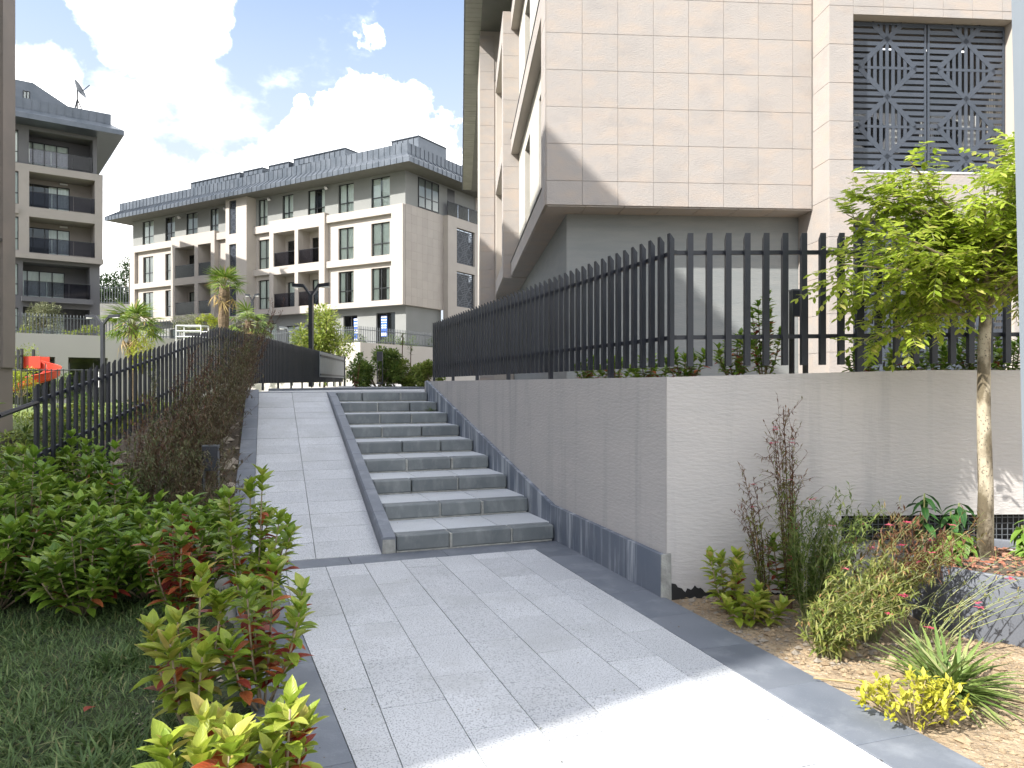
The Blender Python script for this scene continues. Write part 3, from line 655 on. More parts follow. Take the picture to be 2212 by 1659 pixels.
# rail stub at the low end
MB().tube([(-4.39, 6.84, 1.43), (-4.33, 6.25, 1.33)], .022, 6).obj('rail', M['fence'], fnl)
# added pale sheet over the far pickets, their sunlight put into its colour
for k in range(12):
    y0_, y1_ = 22.6+k*.48, 22.6+(k+1)*.48-.012; xx = lambda y: -4.95-(y-12.6)*.0981+.055
    MB().hexa([(xx(y0_), y0_, 1.82), (xx(y1_), y1_, 1.82), (xx(y1_)+.02, y1_, 1.82), (xx(y0_)+.02, y0_, 1.82)], [(xx(y0_), y0_, 2.6), (xx(y1_), y1_, 2.6), (xx(y1_)+.02, y1_, 2.6), (xx(y0_)+.02, y0_, 2.6)]).obj('sunlit_picket_sheet', M['picketlit'], fnl)

for zz in (1.86, 2.44):
    xx = lambda y: -4.95-(y-12.6)*.0981+.078
    MB().hexa([(xx(22.6), 22.6, zz), (xx(28.3), 28.3, zz), (xx(28.3)+.02, 28.3, zz), (xx(22.6)+.02, 22.6, zz)], [(xx(22.6), 22.6, zz+.06), (xx(28.3), 28.3, zz+.06), (xx(28.3)+.02, 28.3, zz+.06), (xx(22.6)+.02, 22.6, zz+.06)]).obj('rail', M['fence'], fnl)
MB().box(xx(28.4)-.02, xx(28.4)+.03, 28.37, 28.42, 1.5, 2.66).obj('post', M['fence'], fnl)

# =================================================================== APARTMENT BUILDINGS
def tiles(parent, cols, rows, plane, orient, m, th=.02, gap=.005, name='stone_tile', flip=1):
    """a stone tile for every cell; orient 'x': face looks to -y at y=plane; 'y': face looks to -x (flip=-1: +x) at x=plane"""
    for a, b_ in zip(cols, cols[1:]):
        for c, d in zip(rows, rows[1:]):
            if b_-a < .03 or d-c < .03: continue
            jit = rnd.uniform(0, .0015)
            if orient == 'x': link(name, cbox(b_-a-gap, th, d-c-gap, m, .002), parent, ((a+b_)/2, plane+th/2+jit, (c+d)/2))
            else: link(name, cbox(th, b_-a-gap, d-c-gap, m, .002), parent, (plane+flip*(th/2+jit), (a+b_)/2, (c+d)/2))
def steps(a, b, s, first=None):
    o = [a]; x = a+(first if first else s)
    while x < b-.03: o.append(x); x += s
    o.append(b); return o
def window(parent, x0, x1, z0, z1, y, bars=(.5,), hbar=.36, curtain=None, side=None, open_=False):
    """frame mesh, panes, curtain; in a wall that looks to -y (side: swap axes for a wall that looks to +x)"""
    T = (lambda x, yy, z: (x, yy, z)) if side is None else (lambda x, yy, z: (side-yy, x, z))
    f = MB(); t = .05; dd = .06
    def bx(a, b_, c, d, y0=0, y1=dd):
        f.hexa([T(a, y+y0, c), T(b_, y+y0, c), T(b_, y+y1, c), T(a, y+y1, c)], [T(a, y+y0, d), T(b_, y+y0, d), T(b_, y+y1, d), T(a, y+y1, d)])
    bx(x0, x0+t, z0, z1); bx(x1-t, x1, z0, z1); bx(x0+t, x1-t, z0, z0+t); bx(x0+t, x1-t, z1-t, z1)
    xs = [x0+t]+[x0+(x1-x0)*q for q in bars]+[x1-t]
    for q in xs[1:-1]: bx(q-.035, q+.035, z0+t, z1-t)
    zh = z0+(z1-z0)*hbar if hbar else None
    if zh:
        for a, b_ in zip(xs, xs[1:]): bx(a+(.035 if a != xs[0] else 0), b_-(.035 if b_ != xs[-1] else 0), zh-.03, zh+.03, .005, dd-.005)
    fo = f.obj('window', M['frame'], parent)
    for a, b_ in zip(xs, xs[1:]):
        tilt = .0
        if open_ and b_ == xs[-1]: tilt = .12
        p = MB().quad(T(a, y+.03, z0+t), T(b_, y+.03, z0+t), T(b_, y+.03-tilt, z1-t), T(a, y+.03-tilt, z1-t)); p.obj('pane', M['pane'], fo)
    if curtain:
        lo, hi = {'full': (0, 1), 'left': (0, .55), 'right': (.5, 1), 'open': (0, .3)}[curtain]
        b = MB(); n = 18; yy = y+.11; pts = []
        for i in range(n+1):
            u = lo+(hi-lo)*i/n; pts.append((x0+.03+(x1-x0-.06)*u, yy+.012*math.sin(i*2.3+x0*3)))
        for (p, q) in zip(pts, pts[1:]): b.quad(T(p[0], p[1], z0+.02), T(q[0], q[1], z0+.02), T(q[0], q[1], z1-.02), T(p[0], p[1], z1-.02))
        if curtain == 'open':
            for i in range(8):
                u0, u1 = .72+.28*i/8, .72+.28*(i+1)/8
                b.quad(T(x0+(x1-x0)*u0, yy+.03*(i % 2), z0+.02), T(x0+(x1-x0)*u1, yy+.03*((i+1) % 2), z0+.02), T(x0+(x1-x0)*u1, yy+.03*((i+1) % 2), z1-.02), T(x0+(x1-x0)*u0, yy+.03*(i % 2), z1-.02))
        b.obj('curtain', M['curtain'], fo)
    b = MB().quad(T(x0-.05, y+.75, z0-.05), T(x1+.05, y+.75, z0-.05), T(x1+.05, y+.75, z1+.05), T(x0-.05, y+.75, z1+.05))
    for (a, c) in ((x0-.02, 1), (x1+.02, 1)): b.quad(T(a, y+.065, z0-.02), T(a, y+.75, z0-.02), T(a, y+.75, z1+.02), T(a, y+.065, z1+.02))
    b.quad(T(x0, y+.065, z1+.02), T(x1, y+.065, z1+.02), T(x1, y+.75, z1+.02), T(x0, y+.75, z1+.02)); b.quad(T(x0, y+.065, z0-.02), T(x1, y+.065, z0-.02), T(x1, y+.75, z0-.02), T(x0, y+.75, z0-.02))
    b.obj('room', M['dark'], fo)
    return fo
def glass_rail(parent, x0, x1, y, z0, h=1.0, npan=2, side=None):
    T = (lambda x, yy, z: (x, yy, z)) if side is None else (lambda x, yy, z: (side-yy, x, z))
    b = MB(); r = MB()
    for i in range(npan):
        a = x0+(x1-x0)*i/npan+.01; c = x0+(x1-x0)*(i+1)/npan-.01
        b.hexa([T(a, y, z0), T(c, y, z0), T(c, y+.012, z0), T(a, y+.012, z0)], [T(a, y, z0+h), T(c, y, z0+h), T(c, y+.012, z0+h), T(a, y+.012, z0+h)])
    r.hexa([T(x0, y-.02, z0+h+.002), T(x1, y-.02, z0+h+.002), T(x1, y+.03, z0+h+.002), T(x0, y+.03, z0+h+.002)], [T(x0, y-.02, z0+h+.04), T(x1, y-.02, z0+h+.04), T(x1, y+.03, z0+h+.04), T(x0, y+.03, z0+h+.04)])
    o = b.obj('balcony_glass', M['railglass'], parent); r.obj('handrail', M['frame'], o); return o
def lattice(parent, x0, x1, z0, z1, y, nodes, half, side=None, pitch=.104, slat=.066, pieces=True, name='decorative_screen', m=None):
    """cut metal screen: level slats outside stacked diamonds, upright slats inside them"""
    m = m or M['screen']; cx = (x0+x1)/2; T = (lambda x, yy, z: (x, yy, z)) if side is None else (lambda x, yy, z: (side-yy, x, z))
    def hw(z):
        for a, b_ in zip(nodes, nodes[1:]):
            if a <= z <= b_:
                mid = (a+b_)/2; return half*(1-abs(z-mid)/((b_-a)/2))
        return 0
    f = MB()
    def bx(mb, a, b_, c, d, y0, y1): mb.hexa([T(a, y0, c), T(b_, y0, c), T(b_, y1, c), T(a, y1, c)], [T(a, y0, d), T(b_, y0, d), T(b_, y1, d), T(a, y1, d)])
    e = .035
    bx(f, x0, x0+e, z0, z1, y, y+.03); bx(f, x1-e, x1, z0, z1, y, y+.03)
    bx(f, x0+e, x1-e, z0, z0+e, y, y+.03); bx(f, x0+e, x1-e, z1-e, z1, y, y+.03)
    for a, b_ in zip(nodes, nodes[1:]):               # diagonals
        mid = (a+b_)/2
        for sx in (-1, 1):
            for (za, zb, xa, xb) in ((a, mid, 0, half), (mid, b_, half, 0)):
                pts = []
                for k in range(5):
                    u = k/4; z = za+(zb-za)*u; x = cx+sx*(xa+(xb-xa)*u); pts.append((x, z))
                for (p, q) in zip(pts, pts[1:]):
                    if min(p[1], q[1]) < z0+e*.5 or max(p[1], q[1]) > z1-e*.5: continue
                    wv = .05*math.hypot(half, (b_-a)/2)/half*.8
                    f.hexa([T(p[0]-.0, y+.003, p[1]-wv), T(q[0], y+.003, q[1]-wv), T(q[0], y+.022, q[1]-wv), T(p[0], y+.022, p[1]-wv)],
                           [T(p[0], y+.003, p[1]+wv), T(q[0], y+.003, q[1]+wv), T(q[0], y+.022, q[1]+wv), T(p[0], y+.022, p[1]+wv)])
        if z0 < mid < z1: bx(f, cx-half, cx+half, mid-.022, mid+.022, y+.005, y+.024)
    fo = f.obj(name, m, parent); jb = MB()
    z = z0+e+slat*.2
    while z < z1-e:
        zc = z+slat/2; h_ = max(hw(zc)-.01, 0); h2 = hw(zc)
        for (a, b_) in (((x0+e, cx-h_), (cx+h_, x1-e)) if h2 > .05 else ((x0+e, x1-e),)):
            if b_-a < .04: continue
            q = MB(); bx(q if pieces else jb, a, b_, z, min(z+slat, z1-e), y+.006, y+.02)
            if pieces: q.obj('slat', m, fo)
        z += pitch
    x = -half
    ks = [k*pitch for k in range(-6, 7)]
    for k in ks:
        if abs(k) > half-.04: continue
        for a, b_ in zip(nodes, nodes[1:]):
            mid = (a+b_)/2; dz = (b_-a)/2*(1-abs(k)/half); c, d = max(mid-dz, z0+e), min(mid+dz, z1-e)
            if d-c < .05: continue
            q = MB(); bx(q if pieces else jb, cx+k-slat*.42, cx+k+slat*.42, c, d, y+.007, y+.019)
            if pieces: q.obj('slat', m, fo)
    if not pieces: jb.obj('slats', m, fo, kind='stuff')
    return fo

# ---- right building -------------------------------------------------------
RB = thing('apartment_building', 'beige stone apartment block on the right with dark patterned screens behind the fence', 'building', (.567, 12.25, 0), R(4))
ZB = 4.57
rowsB = [ZB, 4.97]+[4.97+.6125*i for i in range(1, 8)]
colsB = [0]+[.600*i for i in range(1, 8)]+[4.53]
tiles(RB, colsB, rowsB, 0, 'x', M['stone'])
MB().box(.02, 4.56, .022, .35, ZB, 13.6).obj('wall', M['stonefar'], RB)
# soffit under the bay and recessed grey wall
for i in range(7): MB().box(.02+.65*i, .66+.65*i, .03, .62, ZB-.02, ZB-.003).obj('soffit_panel', M['stone'], RB)
b = MB(); b.wall(.42, 4.57, 1.2, ZB-.02, .56, [], .2); b.obj('recessed_wall', M['greywall'], RB)
b = MB()
for (h0, h1) in ((1.5, 2.6), (5.0, 6.2)): pass
b.box(.42, .6, .561, 2.0, 1.0, ZB-.02).box(.42, .6, 3.1, 34, 1.0, ZB-.02).box(.42, .6, 2.0, 3.1, 1.0, 2.3).box(.42, .6, 2.0, 3.1, 3.55, ZB-.02); b.obj('side_base_wall', M['greywall'], RB)
MB().box(.55, .58, 2.0, 3.1, 2.3, 3.55).obj('base_window', M['frame'], RB)
MB().box(.62, 6, .8, 34, 1.0, 13.4).obj('core', M['dark'], RB)
# pier and screen section, proud of the bay
rowsP = [.9+.626*i for i in range(-1, 15)]
r_off = 4.62-(.9+.626*6); rowsP = [z+r_off for z in rowsP]
tiles(RB, [-.545, .02, .55], rowsP, 4.55, 'y', M['stone'])
MB().box(4.573, 4.95, -.528, .6, .3, 13.6).obj('pier_wall', M['stonefar'], RB)
tiles(RB, [4.55, 4.96], rowsP, -.55, 'x', M['stone'])
ox0, ox1 = 4.96, 7.72
tiles(RB, [7.72, 8.05, 8.5], rowsP, -.55, 'x', M['stone'])
MB().box(7.722, 9.5, -.528, .6, .3, 13.6).obj('pier_wall', M['stonefar'], RB)
tiles(RB, steps(ox0, ox1, .51), [7.615]+[z for z in rowsP if z > 7.7], -.55, 'x', M['stone'])
tiles(RB, steps(ox0, ox1, .51), [4.31, 4.62, 5.07], -.55, 'x', M['stone'])
MB().box(4.955, 7.72, -.528, .6, 7.618, 13.6).box(4.955, 7.72, -.528, .6, 4.313, 5.067).obj('lintel', M['stonefar'], RB)
for (z0, z1) in ((5.07, 7.615), (1.77, 4.31)):
    mid = (ox0+ox1)/2
    nd = [z0-.66+.963*i for i in range(5)] if z0 > 5 else [z0-.66+.963*i for i in range(5)]
    if z0 > 5: nd = [4.42, 5.38, 6.37, 7.33, 8.29]
    else: nd = [1.12, 2.08, 3.07, 4.03, 4.99]
    for (a, c) in ((ox0+.02, mid-.012), (mid+.012, ox1-.02)): lattice(RB, a, c, z0+.02, z1-.02, -.35, nd, .50)
    MB().box(ox0, ox1, -.56, -.36, z0-.02, z0+.012).obj('sill', M['whitemetal'], RB)
    MB().box(ox0-.05, ox1+.05, .66, .7, z0, z1).obj('balcony_back_wall', M['greyleft'], RB)
    MB().box(ox0-.05, ox1+.05, -.3, .66, z0-.14, z0-.02).obj('balcony_floor', M['concrete'], RB)
# side facade (looks to -x): framed bay, loggia bay, stair tower
def sidewall(name, y0, y1, z0, z1, x, m, th=.15): return MB().box(x, x+th, y0, y1, z0, z1).obj(name, m, RB)
bands = ((ZB, 4.95), (7.96, 8.37), (11.4, 11.88))
for (z0, z1) in bands:                                 # horizontal stone bands of bay one
    MB().box(.0, .3, .62, 8.25, z0, z1).obj('stone_band', M['stonefar'], RB)
    tl = steps(.6, 8.25, 1.2)
    tiles(RB, tl, [z0, z1], -.021, 'y', M['stone'])
    MB().box(-.035, .2, .5, 8.25, z1+.002, z1+.03).obj('metal_cap', M['frame'], RB)
rowsS = [ZB+.6125*i for i in range(13)]
tiles(RB, [.022, .6], rowsS, -.021, 'y', M['stone'])
MB().box(.001, .3, .04, .6, ZB, 11.88).obj('corner_pier', M['stonefar'], RB)
wins = []
for z0 in (5.0, 8.42):
    b = MB(); holes = [(1.9, 3.0, z0+.02, z0+2.45), (5.0, 6.3, z0+.02, z0+2.45)]
    f = MB(); f.wall(.6, 8.25, z0-.04, z0+2.95, 0, holes, .22)
    f.v = [(.2+q[1], q[0], q[2]) for q in f.v]; f.obj('panel_wall', M['creamrender'], RB)
    for (a, c, d, e) in holes: MB().box(.40, .44, a, c, d, e).obj('window', M['frame'], RB)
# bay two with loggias
rows2 = [ZB-.02+.6125*i for i in range(13)]
tiles(RB, [-.24, .2], rows2, 8.25, 'x', M['stone'])
b = MB()
b.box(-.22, .3, 8.272, 8.8, ZB-.02, 11.9).box(-.22, .3, 12.5, 13, ZB-.02, 11.9)
for (z0, z1) in ((ZB-.02, 4.98), (7.9, 8.4), (11.3, 11.9)): b.box(-.22, .3, 8.8, 12.5, z0, z1)
b.obj('loggia_frame', M['stonefar'], RB)
tiles(RB, [8.272, 8.8], rows2, -.242, 'y', M['stone'])
for (z0, z1) in ((ZB-.02, 4.98), (7.9, 8.4), (11.3, 11.9)): tiles(RB, steps(8.8, 12.5, 1.25), [z0, z1], -.242, 'y', M['stone'])
MB().box(-.25, .1, 8.3, 13, 11.902, 11.93).obj('metal_cap', M['frame'], RB)
MB().box(.3, .5, 8.8, 12.5, ZB, 11.9).obj('loggia_back_wall', M['creamrender'], RB)
MB().box(-.2, .42, 8.26, 34, ZB-.04, ZB-.022).box(.0, .42, .62, 8.26, ZB-.02, ZB-.003).obj('side_soffit', M['stone'], RB)
# tower
rowsT = [1.2+.6125*i for i in range(21)]
tiles(RB, [-.76, -.26], rowsT, 13.0, 'x', M['stone'])
MB().box(-.74, .4, 13.022, 16.6, .8, 13.6).obj('stair_tower', M['stonefar'], RB)
MB().box(.0, .5, 16.6, 34, ZB, 11.9).obj('rear_bay', M['stonefar'], RB)
MB().box(.32, .6, .1, 34, 11.9, 13.6).box(.32, 9.5, .36, .5, 11.9, 13.6).obj('attic_wall', M['greywall'], RB)
# eave
MB().box(-.72, 10, -1.4, 34, 13.6, 13.7).obj('soffit', M['soffit'], RB)
MB().box(-1.3, -1.26, -1.4, 34, 13.62, 14.05).box(-1.3, 10, -1.44, -1.4, 13.62, 14.05).obj('fascia', M['roof'], RB)
y = -1.4; sm = MB().box(-1.255, -.725, 0, .285, 13.60, 13.64).mesh('soffit_board', M['soffitrib'])
while y < 33.7:
    link('soffit_board', sm, RB, (0, y, rnd.uniform(-.002, .002))); y += .30
MB().box(-1.28, -.7, -1.4, 34, 13.66, 13.69).obj('soffit_backing', M['dark'], RB)
MB().hexa([(-1.3, -1.44, 14.05), (10, -1.44, 14.05), (10, 34, 14.05), (-1.3, 34, 14.05)], [(.2, .2, 15.4), (10, .2, 15.4), (10, 33, 15.4), (.2, 33, 15.4)]).obj('roof', M['roof'], RB)
# two outdoor units behind the upper screen
for (x, nm) in ((5.65, 'left'), (7.05, 'right')):
    q = RB.matrix_basis @ Vector((0, 0, 0))
    cx = .567+x*math.cos(R(4))-.15*math.sin(R(4)); cy = 12.25+x*math.sin(R(4))+.15*math.cos(R(4))
    a = thing('air_conditioner', 'white outdoor cooling unit behind the %s half of the upper patterned screen' % nm, 'air conditioner', (cx, cy, 5.5), R(4), 'outdoor cooling units behind the screens')
    MB().box(-.42, .42, -.16, .16, .05, .72).obj('casing', M['white'], a)
    b = MB(); b.tube([(-.1, -.175, .38), (-.1, -.162, .38)], .27, 20); b.obj('fan_grille', M['black'], a)
    b = MB()
    for k in range(5): 
        pts = [(-.1+.05*(k+1)*math.cos(t*math.pi/10), -.185, .38+.05*(k+1)*math.sin(t*math.pi/10)) for t in range(21)]; b.tube(pts, .004, 4, False)
    b.obj('fan_guard', M['fencegrey'], a)
    MB().box(-.4, .4, -.12, .12, -.52, .05).obj('bracket', M['fencegrey'], a)

# ---- centre building ------------------------------------------------------
CB = thing('apartment_building', 'five storey beige and grey apartment block with zinc roof in the middle distance', 'building', (-7.2, 50, 0), R(-31))
def cx(p):
    k = (p-1106)/1600; return -((-7.2-50*k)/(.857+.515*k))
def cy(p):
    k = (p-1106)/1600; return (-7.2-50*k)/(.857*k-.515)
XL = -31.0
FLO = [(13.75, 15.87), (10.45, 12.74), (7.38, 9.62), (4.15, 6.5)]
tw0, tw1 = cx(508), cx(553)
# top floor
h4 = [(cx(a), cx(b_), 13.75, 15.87) for a, b_ in ((308, 332), (357, 378), (402, 427), (454, 472), (497, 505), (558, 578), (610, 633.5), (665, 702), (731, 764), (802, 842))]
b = MB(); b.wall(XL, 0, 13.3, 16.2, .0, h4, .22); b.quad((0, 0, 13.3), (0, 9.5, 13.3), (0, 9.5, 16.2), (0, 0, 16.2))
b.quad((XL, 0, 13.3), (XL, 0, 16.2), (XL, 12, 16.2), (XL, 12, 13.3)); b.obj('upper_wall', M['greyfar'], CB)
cur = ['full', 'right', 'full', 'full', None, 'full', 'full', 'open', 'full', 'full']
for h, c in zip(h4, cur): window(CB, h[0], h[1], h[2], h[3], .09, (.5,) if h[1]-h[0] > .9 else (), .36, c, open_=(h[0] > -4))
# stone part: panels set back behind a frame of bands and piers
hs = []
for (a, b_) in ((309, 331), (357, 379), (494, 507), (558, 587), (731, 764), (802, 842)):
    for (z0, z1) in ((10.45, 12.74), (7.38, 9.62)): hs.append((cx(a), cx(b_), z0, z1))
lg = [(cx(387), cx(429.5)), (cx(437), cx(465)), (cx(600), cx(645.6)), (cx(653), cx(698))]
hl = [(a, c, z0, z1) for (a, c) in lg for (z0, z1) in ((10.4, 13.0), (7.3, 9.85))]
b = MB(); b.wall(XL, 0, 6.95, 13.3, 0, hs+hl, .3); b.obj('stone_wall', M['stonefar'], CB)
curs = ['full', 'full', 'full', None, 'left', 'full', 'full', 'full', 'full', 'open', 'full', 'open']
for i, h in enumerate(hs): window(CB, h[0], h[1], h[2], h[3], .12, (.5,), .38, curs[i])
b = MB(); piers = []
lo1, lo2 = (cx(379), cx(473)), (cx(591), cx(710))
for (z0, z1) in ((13.2, 13.75), (9.95, 10.42), (6.95, 7.34)):
    for (x0, x1) in ((XL, lo1[0]), (lo1[1], tw0), (tw1, lo2[0]), (lo2[1], -.0)): MB().box(x0, x1, -.28, -.002, z0, z1).obj('stone_band', M['stonefar'], CB)
for (x0, x1, z0, z1) in ((-1.0, 0, 7.34, 9.95), (-1.0, 0, 10.42, 13.2), (XL, XL+.7, 7.34, 9.95), (XL, XL+.7, 10.42, 13.2)): MB().box(x0, x1, -.279, -.002, z0, z1).obj('pier', M['stonefar'], CB)
for (x0, x1) in (lo1, lo2):                            # loggia frames stand further out
    b = MB(); hh = [h for h in hl if x0 < h[0] < x1]
    b.wall(x0, x1, 6.8, 13.95, -.42, [(h[0], h[1], h[2]+.05, h[3]) for h in hh], .41)
    b.quad((x1, -.42, 6.8), (x1, 0, 6.8), (x1, 0, 13.95), (x1, -.42, 13.95)); b.quad((x0, -.42, 6.8), (x0, -.42, 13.95), (x0, 0, 13.95), (x0, 0, 6.8))
    b.quad((x0, -.42, 13.95), (x1, -.42, 13.95), (x1, 0, 13.95), (x0, 0, 13.95)); b.quad((x0, -.42, 6.8), (x0, 0, 6.8), (x1, 0, 6.8), (x1, -.42, 6.8))
    b.obj('loggia_frame', M['stonefar'], CB)
for k, (a, c, z0, z1) in enumerate(hl):
    b = MB(); b.quad((a, .3, z0), (a, .3, z1), (a, 0.75, z1), (a, 0.75, z0)); b.quad((c, .3, z0), (c, 0.75, z0), (c, 0.75, z1), (c, .3, z1))
    b.quad((a, .3, z0), (a, 0.75, z0), (c, 0.75, z0), (c, .3, z0)); b.quad((a, .3, z1), (c, .3, z1), (c, 0.75, z1), (a, 0.75, z1))
    dw = (c-a)*.62
    dx0 = a+.25; dx1 = min(a+.25+dw, c-.1)
    b.wall(a, c, z0, z1, .75, [(dx0, dx1, z0, z1-.45)], .15); b.obj('loggia', M['stonefar'], CB)
    window(CB, dx0, dx1, z0, z1-.45, .82, (.5,), None, [None, 'left', 'full', None, 'right', 'full', None, 'open'][k])
    glass_rail(CB, a+.03, c-.03, -.36, z0+.06, 1.0, 1)
for (x, z) in ((cx(391), 15.6), (cx(490), 15.6), (cx(585), 15.7), (cx(708), 15.75)):
    b = MB(); b.tube([(x, 0, z), (x, -.22, z-.02)], .035, 6); b.tube([(x-.05, -.22, z+.06), (x+.12, -.3, z-.06)], .1, 8); b.obj('wall_light', M['white'], CB)
# stair tower with three screens
b = MB(); hsx = [(cx(515.5), cx(530.6), z0, z1) for (z0, z1) in ((13.3, 15.9), (10.1, 12.5), (6.9, 9.2), (4.4, 6.0))]
b.wall(tw0, tw1, 4.0, 16.1, -.9, hsx, .3); b.quad((tw1, -.9, 4), (tw1, 0, 4), (tw1, 0, 16.1), (tw1, -.9, 16.1)); b.quad((tw0, -.9, 4), (tw0, -.9, 16.1), (tw0, 0, 16.1), (tw0, 0, 4))
b.obj('stair_tower', M['stonefar'], CB)
for h in hsx:
    nd = [h[2]-.35+i*.85 for i in range(5)]
    lattice(CB, h[0], h[1], h[2], h[3], -.8, nd, (h[1]-h[0])*.42, pitch=.14, slat=.08, pieces=False)
    MB().quad((h[0], -.55, h[2]), (h[1], -.55, h[2]), (h[1], -.55, h[3]), (h[0], -.55, h[3])).obj('screen_void', M['dark'], CB)
# ground floor, grey, set back
hg = [(cx(735), cx(765), 4.12, 6.5), (cx(806), cx(847), 4.12, 6.55), (cx(560), cx(590), 4.12, 6.3), (cx(655), cx(700), 4.12, 6.0), (cx(610), cx(640), 4.12, 6.0), (cx(310), cx(332), 4.12, 6.3), (cx(360), cx(380), 4.12, 6.3)]
b = MB(); b.wall(XL, -.2, 4.0, 6.95, .32, hg, .2); b.quad((-.2, .32, 4), (-.2, 4.3, 4), (-.2, 4.3, 6.95), (-.2, .32, 6.95)); b.quad((XL, .32, 4), (XL, .32, 6.95), (XL, 12, 6.95), (XL, 12, 4))
b.obj('ground_floor_wall', M['greyfar'], CB)
for i, h in enumerate(hg): window(CB, h[0], h[1], h[2], h[3], .45, (.5,), None, None if i < 2 else 'full')
MB().quad((XL, -.3, 6.945), (XL, .32, 6.945), (0, .32, 6.945), (0, -.3, 6.945)).obj('overhang_soffit', M['greyfar'], CB)
# posters in two ground floor windows: blue sheet, white lettering blocks
for (a, c, z0, z1) in ((cx(755), cx(766)-.03, 4.5, 6.3), (cx(814), cx(827), 4.9, 6.35)):
    po = MB().box(a, c, .435, .442, z0, z1).obj('poster', M['blue'], CB)
    b = MB(); wv = c-a; hh = z1-z0
    b.box(a+.02, c-.02, .429, .433, z1-.09*hh, z1-.02*hh)
    for (u0, u1, q0, q1) in ((.08, .42, .76, .84), (.48, .92, .76, .84), (.05, .95, .66, .70), (.12, .45, .50, .57), (.55, .88, .50, .57), (.12, .45, .40, .46), (.55, .88, .40, .46), (.05, .95, .04, .18)):
        b.box(a+u0*wv, a+u1*wv, .429, .433, z0+q0*hh, z0+q1*hh)
    b.obj('lettering', M['white'], po)
# side facade: stone block, pier with screens, grey top floor with window and balcony
SB = cy(957)
b = MB(); hw_ = (cy(903), cy(947), 13.75, 15.9)
tiles(CB, steps(.0, SB, .61), steps(6.96, 13.8, .62), .03, 'y', M['stonefar'], name='stone_tile', flip=-1)
MB().box(-.3, .008, .0, SB, 6.95, 13.78).obj('side_block', M['stonefar'], CB)
P0, P1 = SB, cy(1026)
S0, S1 = cy(976), cy(1015)
f = MB(); hp = [(S0, S1, z0, z1) for (z0, z1) in ((10.5, 13.1), (7.3, 9.9), (4.6, 6.4))]
f.wall(P0, P1, 3.9, 13.8, 0, hp, .3); f.v = [(.45-q[1], q[0], q[2]) for q in f.v]
f.quad((.008, P0, 3.9), (.45, P0, 3.9), (.45, P0, 13.8), (.008, P0, 13.8)); f.quad((.008, P0, 13.8), (.45, P0, 13.8), (.45, P1, 13.8), (.008, P1, 13.8))
f.obj('screen_pier', M['stonefar'], CB)
for h in hp:
    c_ = (h[2]+h[3])/2; nd = [c_-2.0, c_-.95, c_+.1, c_+1.15, c_+2.2]
    mid = (S0+S1)/2
    for (a, c) in ((S0+.02, mid), (mid, S1-.02)): lattice(CB, a, c, h[2]+.01, h[3]-.01, .15, nd, (c-a)*.42, side=.45, pitch=.13, slat=.075, pieces=False)
    MB().quad((-.1, S0, h[2]), (-.1, S1, h[2]), (-.1, S1, h[3]), (-.1, S0, h[3])).obj('screen_void', M['dark'], CB)
window(CB, hw_[0], hw_[1], 13.85, 15.9, -.07, (.33, .66), .36, 'full', side=.0)
MB().quad((.005, cy(966), 13.8), (.005, cy(982), 13.8), (.005, cy(982), 15.9), (.005, cy(966), 15.9)).obj('balcony_door', M['frame'], CB)
glass_rail(CB, P0+.02, P1, -.38, 13.82, 1.0, 3, side=.0)
f = MB(); wr = [(cy(1029), cy(1044), z0, z0+2.2) for z0 in (13.7, 10.4, 7.3)]
f.wall(P1, 24, 3.9, 16.2, 0, wr, .2); f.v = [(.05-q[1], q[0], q[2]) for q in f.v]; f.obj('side_wall', M['stonefar'], CB)
for h in wr: window(CB, h[0], h[1], h[2], h[3], .15, (.5,), .4, 'full', side=.05)
